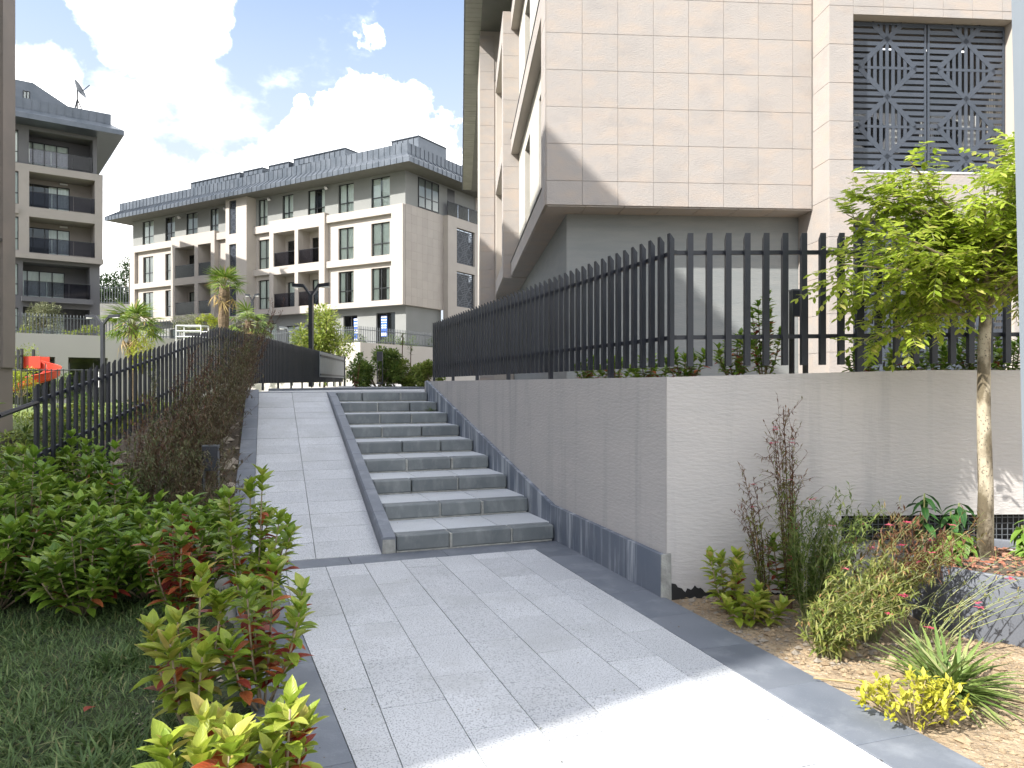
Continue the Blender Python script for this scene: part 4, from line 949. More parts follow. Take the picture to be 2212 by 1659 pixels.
# zinc roof: fascia, skirt and parapet panels with standing seams
OV = 1.6
def roofline(p0, p1, nrm, ext0, ext1, z=(16.0, 16.33, 16.92, 17.6)):
    p0, p1 = V3(*p0, 0), V3(*p1, 0); L = np.linalg.norm(p1-p0); d = (p1-p0)/L; nn = V3(*nrm, 0); n = round(L/.52)
    e0, e1 = p0+nn*OV, p1+nn*OV
    k0, k1 = p0+nn*(OV-.85), p1+nn*(OV-.85)
    a0, a1 = e0-d*ext0*OV, e1+d*ext1*OV; b0, b1 = k0-d*ext0*(OV-.85), k1+d*ext1*(OV-.85)
    La = np.linalg.norm(a1-a0); n = round(La/.52)
    for i in range(n):
        u0, u1 = i/n, (i+1)/n; g = .012/La
        A0, A1 = a0+(a1-a0)*(u0+g), a0+(a1-a0)*(u1-g); B0, B1 = b0+(b1-b0)*(u0+g), b0+(b1-b0)*(u1-g)
        A, B = a0+(a1-a0)*u0, b0+(b1-b0)*u0
        for kind in range(3):
            q = [(A0, z[0]), (A1, z[0]), (A1, z[1]), (A0, z[1])] if kind == 0 else [(A0, z[1]), (A1, z[1]), (B1, z[2]), (B0, z[2])] if kind == 1 else [(B0, z[2]), (B1, z[2]), (B1, z[3]), (B0, z[3])]
            m_ = MB(); pt = [V3(r[0][0], r[0][1], r[1]) for r in q]
            ct = sum(pt)/4; nv = np.cross(pt[1]-pt[0], pt[3]-pt[0]); nv /= np.linalg.norm(nv)
            if np.dot(nv, nn) < 0: nv = -nv
            m_.quad(*[tuple(r-ct) for r in pt])
            e = d*.014; s0, s1 = pt[0]-d*.012, pt[3]-d*.012     # the seam that stands up on one edge
            m_.quad(tuple(s0-e-ct), tuple(s0-e+nv*.032-ct), tuple(s1-e+nv*.032-ct), tuple(s1-e-ct)); m_.quad(tuple(s0+e-ct), tuple(s1+e-ct), tuple(s1+e+nv*.032-ct), tuple(s0+e+nv*.032-ct))
            m_.quad(tuple(s0-e+nv*.032-ct), tuple(s0+e+nv*.032-ct), tuple(s1+e+nv*.032-ct), tuple(s1-e+nv*.032-ct))
            m_.obj('roof_panel', M['roof'], CB, loc=ct)
    return a0, a1, b0, b1
roofline((XL, 0), (0, 0), (0, -1), 1, 1); roofline((0, 0), (0, 16), (1, 0), 1, 1)
b = MB(); o_ = OV-.02
b.quad((XL-o_, -o_, 16.02), (XL-o_, 13, 16.02), (o_, 16, 16.02), (o_, -o_, 16.02)); b.obj('eave_soffit', M['soffit'], CB)
k_ = OV-.85-.03
MB().box(XL-k_, k_, -k_, 16, 16.1, 17.58).obj('roof_core', M['roof'], CB)
MB().box(XL-OV, XL-.02, -OV+.02, 13, 16.03, 16.33).obj('end_eave', M['roof'], CB)
def dormer(x0, x1, y0, y1, zt, win=None):
    b = MB(); b.wall(x0, x1, 17.5, zt, y0, [win] if win else [], .2)
    b.quad((x1, y0, 17.5), (x1, y1, 17.5), (x1, y1, zt), (x1, y0, zt)); b.quad((x0, y0, 17.5), (x0, y0, zt), (x0, y1, zt), (x0, y1, 17.5))
    n = max(1, round((x1-x0)/.52))
    do = b.obj('dormer', M['roof'], CB)
    MB().box(x0-.06, x1+.06, y0-.08, y1, zt, zt+.07).obj('dormer_roof', M['roof'], do)
    for i in range(n+1):
        x = x0+(x1-x0)*i/n; zz = win[3] if win and win[0]-.02 < x < win[1]+.02 else 17.5
        MB().box(x-.014, x+.014, y0-.045, y0, zz, zt).obj('seam', M['roof'], do)
    if win: window(CB, win[0], win[1], win[2], win[3], y0+.15, (.33, .66), None, 'full')
DZ = 18.55
dormer(cx(400), cx(505), .6, 4, DZ, (cx(470), cx(497), 17.4, 18.2))
dormer(cx(513), cx(554), .6, 4, DZ, (cx(520), cx(545), 17.4, 18.2)); dormer(cx(568), cx(611), .6, 4, DZ, (cx(573), cx(597), 17.4, 18.2))
dormer(cx(622), cx(733), .6, 4.5, DZ+.1, (cx(632), cx(659), 17.4, 18.2)); 
dormer(-2.0, .35, 1.0, 4.2, DZ, None); dormer(-2.0, .3, 8.3, 12, DZ, None)
MB().box(XL+.4, -.4, .75, 12, 4, 16).box(-8, -.2, 12, 23, 4, 16).obj('core', M['dark'], CB) if False else None

# ---- podium of the centre building and of the left building ---------------
PB = thing('podium', 'sunlit cream podium wall with a terrace on top below the middle apartment block', 'wall', (-9.1, 44.4, 0), R(-31))
PZ = 4.1
MB().box(-60, 0, .3, 60, 0, PZ-.3).obj('fill', M['podium'], PB) if False else None
b = MB(); b.box(-45, 0, 0, .35, .2, PZ); b.obj('front_wall', M['podium'], PB)
dY0 = 12.6
b = MB(); b.box(-.35, -.0, .35, dY0, .2, PZ).box(-.35, 0, dY0, dY0+2, 3.0, PZ).box(-.35, 0, dY0+2, 40, .2, PZ); b.obj('side_wall', M['podium'], PB)
MB().box(-.34, -.25, dY0, dY0+2, .2, 3.0).obj('door', M['frame'], PB)
MB().box(-45, -.35, .35, 60, 3.5, PZ-.15).obj('terrace', M['concrete'], PB)
MB().tube([(-6, -.1, 2.3), (-.4, -.1, 2.0)], .035, 6).obj('pipe', M['podiumgrey'], PB)
def far_fence(name, label, p0, p1, z, h, sp, parent_loc=(0, 0, 0), m=None, curved=True):
    o = thing(name, label, 'fence', (p0[0], p0[1], z)); m = m or M['fencegrey']
    p0, p1 = V3(*p0, 0), V3(*p1, 0); L = np.linalg.norm(p1-p0); d = (p1-p0)/L; n = round(L/sp); b = MB()
    for i in range(n+1):
        q = d*L*i/n; b.box(q[0]-.018, q[0]+.018, q[1]-.018, q[1]+.018, 0, h)
    b.obj('pickets', m, o, kind='stuff')
    r = MB()
    for zz in (.12, h-.2): r.tube([tuple(V3(0, 0, zz)), tuple(d*L+V3(0, 0, zz))], .02, 4)
    r.obj('rails', m, o); return o
def PBw(x, y): c, s = math.cos(R(-31)), math.sin(R(-31)); return (-9.1+x*c-y*s, 44.4+x*s+y*c)
far_fence('terrace_fence', 'thin grey picket fence along the sunny front of the middle terrace', PBw(-30, .2), PBw(-.2, .2), PZ, 1.0, .16)
far_fence('terrace_fence', 'thin grey picket fence along the shaded side of the middle terrace', PBw(-.2, .2), PBw(-.2, 11), PZ, 1.0, .16)

# ---- left building ---------------------------------------------------------
LBX, LBY = -30.55, 55.3
LK = .88
LB = thing('apartment_building', 'shaded apartment block far left with four glazed balconies and overhanging zinc eave', 'building', (LBX*LK, LBY*LK, .19), R(36.5))
LB.scale = (LK, LK, LK)
def lx(p): k = (p-1106)/1600; return -((LBX-LBY*k)/(.804-.595*k))
fl = [(17.3, 19.8), (14.2, 16.7), (10.95, 13.5), (7.8, 10.3), (4.7, 7.2)]
bx0, bx1 = lx(63), lx(205)
wl0, wl1 = lx(24), lx(40)
b = MB()
def lfac(z0, z1, y, holes, m, name, x0=-14, x1=0, dep=.3, side=True):
    b = MB(); b.wall(x0, x1, z0, z1, y, holes, dep)
    if side: b.quad((x1, y, z0), (x1, 14, z0), (x1, 14, z1), (x1, y, z1))
    return b.obj(name, m, LB)
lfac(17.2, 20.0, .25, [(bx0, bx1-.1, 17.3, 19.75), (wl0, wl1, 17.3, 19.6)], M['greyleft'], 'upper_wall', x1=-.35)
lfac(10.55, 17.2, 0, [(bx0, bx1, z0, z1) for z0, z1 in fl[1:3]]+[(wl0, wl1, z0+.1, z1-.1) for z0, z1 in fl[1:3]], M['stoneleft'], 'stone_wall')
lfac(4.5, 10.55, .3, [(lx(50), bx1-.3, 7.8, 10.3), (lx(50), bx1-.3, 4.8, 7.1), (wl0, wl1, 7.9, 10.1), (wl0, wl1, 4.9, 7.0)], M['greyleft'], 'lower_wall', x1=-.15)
MB().box(-14, .02, -.25, 0, 10.5, 10.85).box(-14, lx(40), -.2, 0, 13.6, 14.0).obj('stone_band', M['stoneleft'], LB)
for i, (z0, z1) in enumerate(fl):
    a, c = (bx0, bx1) if i in (1, 2) else (bx0, bx1-.1) if i == 0 else (lx(50), bx1-.3)
    y0 = .3 if i in (1, 2) else .55 if i == 0 else .6
    b = MB(); b.quad((a, y0, z0), (a, y0, z1), (a, 2.2, z1), (a, 2.2, z0)); b.quad((c, y0, z0), (c, 2.2, z0), (c, 2.2, z1), (c, y0, z1))
    b.quad((a, y0, z0), (a, 2.2, z0), (c, 2.2, z0), (c, y0, z0)); b.quad((a, y0, z1), (c, y0, z1), (c, 2.2, z1), (a, 2.2, z1))
    wx0, wx1 = a+.05, a+(c-a)*.66
    b.wall(a, c, z0, z1, 2.2, [(wx0, wx1, z0, z1-.35)], .15); b.obj('balcony_recess', M['stoneleft'] if i in (1, 2) else M['greyleft'], LB)
    window(LB, wx0, wx1, z0, z1-.35, 2.3, (.12, .4, .7), None, ['full', 'right', 'right', 'full', 'full'][i])
    if i < 4: glass_rail(LB, a+.02, c-.02, -.02 if i in (1, 2) else .2 if i == 0 else -.3, z0+.05, 1.02, 3)
    MB().box((a+c)/2, (a+c)/2+.5, 2.0, 2.19, z1-.18, z1-.08).obj('balcony_light', M['white'], LB) if i in (1, 2) else None
    if i != 4: window(LB, wl0, wl1, z0+.1 if i else 17.3, (z1-.1) if i else 19.6, .2 if i in (1, 2) else .5, (), .35, 'full')
    else: window(LB, wl0, wl1, 4.9, 7.0, .5, (), .35, 'full')
MB().box(lx(50)-.1, bx1-.15, -.4, .29, 7.45, 7.8).obj('balcony_slab', M['greyleft'], LB)
b = MB(); b.hexa([(-16, -1.5, 20.0), (1.2, -1.5, 20.0), (1.2, 14, 20.0), (-16, 14, 20.0)], [(-16, -1.5, 20.35), (1.2, -1.5, 20.35), (1.2, 14, 20.35), (-16, 14, 20.35)]); b.obj('eave', M['roof'], LB)
MB().hexa([(-16, -1.49, 20.352), (1.19, -1.49, 20.352), (1.19, 14, 20.352), (-16, 14, 20.352)], [(-16, -.75, 20.85), (.45, -.75, 20.85), (.45, 13, 20.85), (-16, 13, 20.85)]).obj('roof_skirt', M['roof'], LB)
MB().box(-16, .44, -.74, 13, 20.852, 21.6).obj('parapet', M['roof'], LB)
for i in range(24): MB().box(-11+i*.5-.012, -11+i*.5+.012, -.79, -.742, 20.86, 21.58).obj('seam', M['roof'], LB)
d1, d0 = lx(90), lx(18)
MB().hexa([(d0-6, .2, 21.6), (d1+2.2, .2, 21.6), (d1+2.2, 8, 21.6), (d0-6, 8, 21.6)], [(d0-6, .2, 23.1), (lx(72), .2, 23.1), (lx(72), 8, 23.1), (d0-6, 8, 23.1)]).obj('dormer', M['roof'], LB)
window(LB, lx(50), lx(72)-.2, 21.65, 22.4, .1, (.5,), None, 'full')
# dish aerial on its roof
q = LB.matrix_basis
dl = Vector((LBX*LK, LBY*LK, .19)) + Matrix.Rotation(R(36.5), 3, 'Z') @ Vector((lx(168), .3, 21.6))*LK
DA = thing('satellite_dish', 'satellite dish on a tripod mast on the roof far left', 'satellite dish', dl, R(36.5))
b = MB()
for i in range(3): b.tube([(.35*math.cos(i*2.1), .35*math.sin(i*2.1), 0), (0, 0, .9)], .04, 5)
b.tube([(0, 0, .3), (0, 0, 1.5)], .05, 6); b.obj('mast', M['frame'], DA)
b = MB(); rings = []
for i in range(5):
    r = .62*i/4; rings.append([((r)*math.cos(t*math.pi/8), (r)*math.sin(t*math.pi/8), .2*(r/.62)**2) for t in range(16)])
mt = Matrix.Translation((0, -.1, 1.45)) @ Matrix.Rotation(R(62), 4, 'Y') @ Matrix.Rotation(R(25), 4, 'X')
for a_, c_ in zip(rings, rings[1:]):
    for t in range(16): b.quad(*[tuple(mt @ Vector(v)) for v in (a_[t], c_[t], c_[(t+1) % 16], a_[(t+1) % 16])])
b.obj('reflector', M['fencegrey'], DA, smooth=True)
MB().tube([tuple(mt @ Vector((0, .6, .2))), tuple(mt @ Vector((0, 0, .8)))], .03, 5).obj('feed_arm', M['frame'], DA)
# podium in front of it
LPo = V3(-24.8, 43.6, 0)
LP = thing('podium', 'long pale podium wall with dark glazed openings behind the red slide', 'wall', tuple(LPo), R(41))
PLZ = 4.46
b = MB(); op = [(-6.45, -1.8, .3, 3.15), (-1.15, .9, .3, 3.15)]
b.wall(-18, 9, .0, PLZ, 0, op, .5); b.quad((-18, 0, PLZ), (9, 0, PLZ), (9, .4, PLZ), (-18, .4, PLZ)); b.obj('front_wall', M['podiumgrey'], LP)
for (a, c, z0, z1) in op:
    n = 3 if c-a > 3 else 1
    for i in range(n):
        window(LP, a+(c-a)*i/n+.02, a+(c-a)*(i+1)/n-.02, z0, z1, .3, (), None, None)
MB().box(1.6, 2.6, -.12, -.003, .2, PLZ-.5).obj('pilaster', M['podiumgrey'], LP)
MB().box(-18, 9, .4, 16, 3.6, PLZ-.1).obj('terrace', M['concrete'], LP)
def LPw(x, y): c, s = math.cos(R(41)), math.sin(R(41)); return (LPo[0]+x*c-y*s, LPo[1]+x*s+y*c)
far_fence('terrace_fence', 'thin grey picket fence on the pale podium before the far left block', LPw(-12, .2), LPw(9, .2), PLZ, 1.15, .17)
# concrete wall and fence between the two blocks
bw = thing('boundary_wall', 'plain concrete boundary wall between the left and middle blocks', 'wall', (-38, 70, 0), R(8))
MB().box(-8, 12, 0, .4, 0, 9.2).obj('wall', M['concrete'], bw)
far_fence('terrace_fence', 'grey picket fence on the concrete wall between the two far blocks', (-44, 69.2), (-28, 71.4), 9.2, 1.7, .24)

# ---- near left building: a sliver in view, and the shade over the path -----
NB = thing('apartment_building', 'dark shaded stone building at the left picture edge', 'building', (-12.4, 18.4, 0), R(4))
rowsN = [-.4+1.28*i for i in range(14)]
for i in range(len(rowsN)-1):
    MB().box(-.02, .0, -1.25, -.0, rowsN[i]+.004, rowsN[i+1]-.004).obj('stone_tile', M['stoneshade'], NB)
MB().box(-14, -.022, -22.4, 0, -.4, 16.75).obj('wall', M['stoneshade'], NB)
for i in range(len(rowsN)-1):
    MB().box(-.022, -.0, -2.5, -1.26, rowsN[i]+.4, rowsN[i+1]+.39).obj('stone_tile', M['stoneshade'], NB)
MB().box(0, .06, -.5, .0, 2.0, 16.5).obj('pilaster', M['stoneshade'], NB)
MB().box(-.0, .05, -1.6, -.5, 5.05, 5.12).obj('sill', M['frame'], NB)
MB().box(-14, .8, -22.3, .8, 16.752, 17.1).obj('eave', M['roof'], NB)
MB().hexa([(-14, -22.3, 17.1), (.8, -22.3, 17.1), (.8, .8, 17.1), (-14, .8, 17.1)], [(-14, -20, 17.5), (-2, -20, 17.5), (-2, -1.5, 17.5), (-14, -1.5, 17.5)]).obj('roof', M['roof'], NB)

# =================================================================== STREET FURNITURE
def street_lamp(x, y, z, h, span, label, m, group='forked street lamps'):
    o = thing('street_lamp', label, 'street lamp', (x, y, z), R(-8), group)
    MB().box(-.07, .07, -.07, .07, 0, h).obj('pole', m, o)
    for s in (-1, 1):
        b = MB(); k = .52
        q = [(0, h-.08), (s*span*.4, h+.30), (s*span, h+.34)]
        for (p, r) in zip(q, q[1:]):
            b.hexa([(p[0], -.06, p[1]), (r[0], -.06, r[1]), (r[0], .06, r[1]), (p[0], .06, p[1])], [(p[0], -.06, p[1]+.12), (r[0], -.06, r[1]+.12), (r[0], .06, r[1]+.12), (p[0], .06, p[1]+.12)])
        b.obj('arm', m, o)
        MB().box(s*span-.3 if s > 0 else -span+.02, s*span-.02 if s > 0 else -span+.3, -.05, .05, h+.29, h+.325).obj('lamp_head', M['white'], o)
    return o
def at(px, py, Y): return ((px-1106)/1600*Y, Y, 1.6+(830-py)/1600*Y)
p = at(672, 640, 26); street_lamp(p[0], p[1], 1.5, p[2]-1.5, .68, 'tall dark forked lamp post rising behind the black fence near the middle', M['fence'])
p = at(222, 702, 33); so_ = street_lamp(p[0], p[1], .4, p[2]-.4, .8, 'dark forked lamp post left of the fan palm near the playground', M['fence'])
MB().box(-.14, .1, -.1, -.075, 1.05, 1.75).obj('notice', M['white'], so_)
p = at(630, 722, 44); street_lamp(p[0], p[1], 1.5, p[2]-1.5, .75, 'pale grey forked lamp post in front of the sunny terrace fence', M['fencegrey'])
p = at(545, 652, 42); street_lamp(p[0], p[1], 1.5, p[2]-1.5, .4, 'far dark forked lamp post just above the short palm', M['fence'])
def bollard(x, y, z, h, wv, label, rz=0):
    o = thing('bollard_light', label, 'bollard light', (x, y, z), rz, 'flat bollard lights')
    MB().box(-wv/2, wv/2, -.045, .045, h*.72, h).obj('head', M['fence'], o)
    MB().box(-wv/2-.002, wv/2+.002, -.047, .047, h+.001, h+.012).obj('cap', M['fencegrey'], o)
    for s in (-1, 1): MB().box(s*wv/2-(.014 if s > 0 else 0), s*wv/2+(.014 if s < 0 else 0), -.045, .045, .02, h*.72).obj('leg', M['fence'], o)
    MB().box(-wv/2, wv/2, -.045, .045, 0, .05).obj('base', M['fence'], o)
bollard(-3.05, 7.5, .1, .87, .15, 'dark flat bollard light among the shrubs left of the ramp', R(10))
p = at(1725, 805, 6.3); bollard(p[0], p[1], 1.62, .77, .13, 'dark flat bollard light behind the picket fence on the right')
p = at(1402, 830, 24); 
p = at(1048, 790, 24); bollard(at(1048, 790, 20)[0]-3.2, 22, 1.6, .95, .17, 'dark flat bollard light standing in the far hedge')
# post at the right edge of the picture
po = thing('steel_post', 'slim grey painted steel post at the right picture edge', 'post', (2.705, 3.83, -.05)); po.rotation_euler = (0, R(-1.4), 0)
MB().box(-.0, .12, -.05, .05, 0, 4.2).obj('shaft', M['postgrey'], po); MB().box(-.004, .124, -.054, .054, 3.92, 4.0).obj('collar', M['fence'], po)
MB().box(-.05, .17, -.1, .1, 0, .02).obj('base_plate', M['postgrey'], po)
# red slide
sl_ = thing('playground_slide', 'bright red curved playground slide behind the black fence', 'slide', (-23.25, 36.5, .45))
pth = []                                               # centre line of the chute: straight in, half turn, straight out
for i in range(8): pth.append((-.85+.85*i/8, .58, (1, 0)))
for i in range(21): a = math.pi/2-math.pi*i/20; pth.append((.58*math.cos(a), .58*math.sin(a), (math.sin(a), -math.cos(a))))
for i in range(1, 11): pth.append((-1.15*i/10, -.58, (-1, 0)))
prof = [(-.34, .44), (-.31, .47), (-.28, .44), (-.25, .10), (-.15, .02), (0, 0), (.15, .02), (.25, .10), (.28, .44), (.31, .47), (.34, .44)]
rows = []; b = MB()
for i, (x, y, t) in enumerate(pth):
    u = i/(len(pth)-1); z = 1.95-1.25*(u**1.1); n_ = (-t[1], t[0])     # left of travel is the outer side
    rows.append([(x+n_[0]*p, y+n_[1]*p, z+q*(1 if u < .85 else 1-(u-.85)*3)) for p, q in prof])
for a_, c_ in zip(rows, rows[1:]):
    for k in range(len(prof)-1): b.quad(a_[k], a_[k+1], c_[k+1], c_[k])
co = b.obj('chute', M['red'], sl_); sm_ = co.modifiers.new('Solidify', 'SOLIDIFY'); sm_.thickness = .03; sm_.offset = 0
MB().box(-.95, -.12, .2, .26, 1.93, 2.52).box(-.95, -.12, .9, .96, 1.93, 2.52).obj('entry_panel', M['red'], sl_)
MB().box(.5, .6, -.05, .05, 0, 1.35).box(-.55, -.47, -.62, -.54, 0, .85).obj('support', M['frame'], sl_)
b = MB()
for (x, y) in ((-1.75, .1), (-.97, .1), (-1.75, 1.0), (-.97, 1.0)): b.box(x-.05, x+.05, y-.05, y+.05, 0, 2.9)
b.box(-1.8, -.92, .05, 1.05, 1.85, 1.92).box(-1.8, -.92, .05, .1, 2.5, 2.56); b.obj('tower', M['frame'], sl_)
p0, p1 = at(20, 0, 32), at(215, 0, 32)
pf = thing('playground_fence', 'thin black railing in front of the red slide', 'fence', (p0[0], 32, .5))
b = MB(); L = p1[0]-p0[0]; n = 15
for i in range(n+1): b.box(L*i/n-.015, L*i/n+.015, -.015, .015, 0, 1.75+(.25 if i % 4 == 2 else 0))
b.obj('bars', M['frame'], pf, kind='stuff'); MB().tube([(0, 0, 1.7), (L, 0, 1.7)], .022, 4).obj('rail', M['frame'], pf)
MB().tube([(0, 0, .15), (L, 0, .15)], .02, 4).obj('rail', M['frame'], pf)
# white metal frame behind the fence
p = at(410, 712, 30)
wf = thing('metal_frame', 'white tubular metal bench frame showing above the black fence', 'bench frame', (p[0], p[1], p[2]-.55))
b = MB()
for (x, y) in ((-.55, 0), (.45, 0), (-.45, .5), (.55, .5)): b.tube([(x, y, -.6), (x, y, .72)], .03, 5)
for z in (.25, .48, .7): b.tube([(-.55, 0, z), (.45, 0, z)], .03, 5); b.tube([(-.45, .5, z), (.55, .5, z)], .03, 5)
b.tube([(-.55, 0, .7), (-.45, .5, .7)], .03, 5); b.tube([(.45, 0, .7), (.55, .5, .7)], .03, 5); b.obj('tubes', M['whitemetal'], wf)
# round planter
pl = thing('round_planter', 'dark round metal planter holding the young tree', 'planter', (3.36, 5.02, -.02))
def lathe(prof, m, name, parent, k=40):
    b = MB()
    for r, z in prof: b.v += [(r*math.cos(2*math.pi*j/k), r*math.sin(2*math.pi*j/k), z) for j in range(k)]
    for i in range(len(prof)-1): b.f += [(i*k+j, i*k+(j+1) % k, (i+1)*k+(j+1) % k, (i+1)*k+j) for j in range(k)]
    return b.obj(name, m, parent, smooth=True)
PR = .64
lathe([(PR-.02, 0), (PR-.005, .2), (PR, .445), (PR-.004, .455), (PR-.02, .455), (PR-.024, .445), (PR-.025, .38)], M['planter'], 'bowl', pl)
b = MB(); k = 28; b.v = [(0, 0, .43)]+[(r*math.cos(2*math.pi*j/k), r*math.sin(2*math.pi*j/k), .43-.05*(r/PR)**2+.012*math.sin(j*3+r*20)) for r in (.2, .42, PR-.03) for j in range(k)]
b.f = [(0, 1+j, 1+(j+1) % k) for j in range(k)]+[(1+i*k+j, 1+(i+1)*k+j, 1+(i+1)*k+(j+1) % k, 1+i*k+(j+1) % k) for i in range(2) for j in range(k)]
b.obj('soil', M['darksoil'], pl, smooth=True)
mb_ = MB()
for i in range(420):
    a = rnd.uniform(0, 6.28); r = math.sqrt(rnd.random())*(PR-.05); z = .44-.05*(r/PR)**2
    mm = Matrix.Translation((r*math.cos(a), r*math.sin(a), z)) @ Matrix.Rotation(rnd.uniform(0, 6.28), 4, 'Z') @ Matrix.Rotation(rnd.uniform(-.5, .5), 4, 'X')
    mb_.box(-.02, .02, -.008, .008, -.004, .004, mm)
mb_.obj('bark_chips', M['mulch'], pl, kind='stuff')

# =================================================================== PLANTS
def place_leaf(me, parent, p, d, L, up=(0, 0, 1)):
    x, y, z = fr(d, up); o = bpy.data.objects.new('leaf', me); C.objects.link(o); o.parent = parent
    o.matrix_local = Matrix(((x[0]*L, y[0]*L, z[0]*L, p[0]), (x[1]*L, y[1]*L, z[1]*L, p[1]), (x[2]*L, y[2]*L, z[2]*L, p[2]), (0, 0, 0, 1))); return o
def leaf_mesh(m, unit):
    me = bpy.data.meshes.new('leaf'); me.from_pydata([tuple(q) for q in unit[0]], [], unit[1]); me.polygons.foreach_set('use_smooth', [True]*len(me.polygons)); me.materials.append(m)
    fa = np.array(unit[1]).reshape(-1); ul = me.uv_layers.new(name='UVMap'); ul.data.foreach_set('uv', leaf_uv(unit[0])[fa].reshape(-1)); return me
FINE = ((0, .10), (.14, .55), (.32, .95), (.55, 1.0), (.8, .6), (1, 0))
LV = {k: [leaf_mesh(M[k], leaf_unit(w_, f_, c_, FINE)) for w_, f_, c_ in ((.47, .45, .18), (.54, .28, .38), (.43, .6, .10))] for k in ('shrub', 'shrubmid', 'shrubsun', 'redleaf')}
def shrub(loc, h, rad, nst, L, label, seed, single=0, mk='shrub', red=.12, group=None, name='shrub', dens=1.0, lean=(0, 0)):
    g = np.random.default_rng(seed); o = thing(name, label, 'shrub', loc, 0, group); st = MB(); bat = Batch(); redb = Batch(); cnt = 0
    for s in range(nst):
        a = s*2.4+g.uniform(-.4, .4); rr = rad*math.sqrt((s+.5)/nst)*g.uniform(.8, 1.1); hh = h*(1-.45*(rr/rad)**2)*g.uniform(.72, 1.1)
        tip = V3(rr*math.cos(a)+lean[0], rr*math.sin(a)+lean[1], hh); base = V3(.12*rr*math.cos(a), .12*rr*math.sin(a), 0)
        midp = base*.5+tip*.5+V3(.12*rr*math.cos(a), .12*rr*math.sin(a), -.02*hh); pts = [base, midp, tip]
        st.tube([tuple(p) for p in pts], [.0075, .006, .004], 5)
        def pos(u): return (1-u)**2*base+2*u*(1-u)*(midp*2-base*.5-tip*.5)+u*u*tip
        nw = int((4+hh/L*1.5)*dens)
        for k in range(nw+1):
            u = 1-(k/nw)*.74+(g.uniform(-.02, .02) if k else 0); p = pos(min(1, u)); n = 6 if k == 0 else 5 if k < 3 else 3
            ax = (tip-midp); ax = ax/np.linalg.norm(ax)
            for q in range(n):
                an = q*2*math.pi/n+k*1.1+g.uniform(-.55, .55)
                el = g.uniform(.6, 1.25) if k == 0 else g.uniform(.15, .95) if k < 3 else g.uniform(-.45, .7)
                d = V3(math.cos(an)*math.cos(el), math.sin(an)*math.cos(el), math.sin(el))+ax*.25
                ll = L*g.uniform(.55, 1.15)*(.85 if k == 0 else 1); isred = k > (3 if red < .15 else 1) and g.random() < red*(1.0 if k < 4 else 2.2)
                if cnt < single and (k < 4 or isred):
                    place_leaf(LV['redleaf' if isred else mk][int(g.integers(3))], o, p, d, ll); cnt += 1
                else: (redb if isred else bat).add(p, d, ll)
    st.obj('branches', M['twig'], o, smooth=True)
    U = leaf_unit(.5, .4, .24, ((0, .12), (.25, .85), (.55, 1.0), (.82, .55), (1, 0)))
    bat.obj('foliage', U, M[mk] if mk in M else M['shrub'], o); redb.obj('red_foliage', U, M['redleaf'], o)
    return o
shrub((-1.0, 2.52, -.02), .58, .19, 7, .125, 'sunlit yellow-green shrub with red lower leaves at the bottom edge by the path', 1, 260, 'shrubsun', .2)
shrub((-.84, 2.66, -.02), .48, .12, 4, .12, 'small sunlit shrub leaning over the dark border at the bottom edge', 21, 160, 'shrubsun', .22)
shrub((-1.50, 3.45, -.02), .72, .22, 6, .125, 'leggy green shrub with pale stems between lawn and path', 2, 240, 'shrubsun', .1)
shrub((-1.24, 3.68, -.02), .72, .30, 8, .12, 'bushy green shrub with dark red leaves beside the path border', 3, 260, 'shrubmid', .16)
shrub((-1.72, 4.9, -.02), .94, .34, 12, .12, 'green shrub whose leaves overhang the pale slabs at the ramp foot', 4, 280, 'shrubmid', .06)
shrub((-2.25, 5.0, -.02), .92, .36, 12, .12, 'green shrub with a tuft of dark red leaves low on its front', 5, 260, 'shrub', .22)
hp_ = [(-2.75, 5.6, .68, .4), (-3.3, 5.8, .74, .45), (-3.9, 5.9, 1.0, .5), (-4.5, 6.0, 1.1, .5), (-2.9, 6.3, .6, .4), (-3.5, 6.4, .8, .45), (-4.2, 6.6, 1.0, .5), (-5.0, 6.5, 1.3, .55), (-3.0, 5.2, .6, .4), (-3.7, 5.3, .7, .45), (-4.4, 5.4, .8, .45), (-2.4, 5.8, .75, .35), (-5.3, 7.2, 1.4, .5), (-3.95, 7.0, 1.0, .42), (-4.35, 7.45, 1.1, .4)]
ORD = ['first', 'second', 'third', 'fourth', 'fifth', 'sixth', 'seventh', 'eighth', 'ninth', 'tenth', 'eleventh', 'twelfth']
def row_of(y): return 0 if y < 5.5 else 1 if y < 6.1 else 2
for rw, rn in enumerate(('front row', 'middle row', 'back row')):
    for k, (x, y, h, r) in enumerate(sorted([q for q in hp_ if row_of(q[1]) == rw], key=lambda q: q[0]/q[1])):
        shrub((x, y, -.02), h, r, 16, .135, 'broad-leaved green shrub of the shaded hedge, %s from the left in its %s' % (ORD[k], rn), 40+hp_.index((x, y, h, r)), 40, 'shrub', .03, 'shrubs of the shaded hedge')
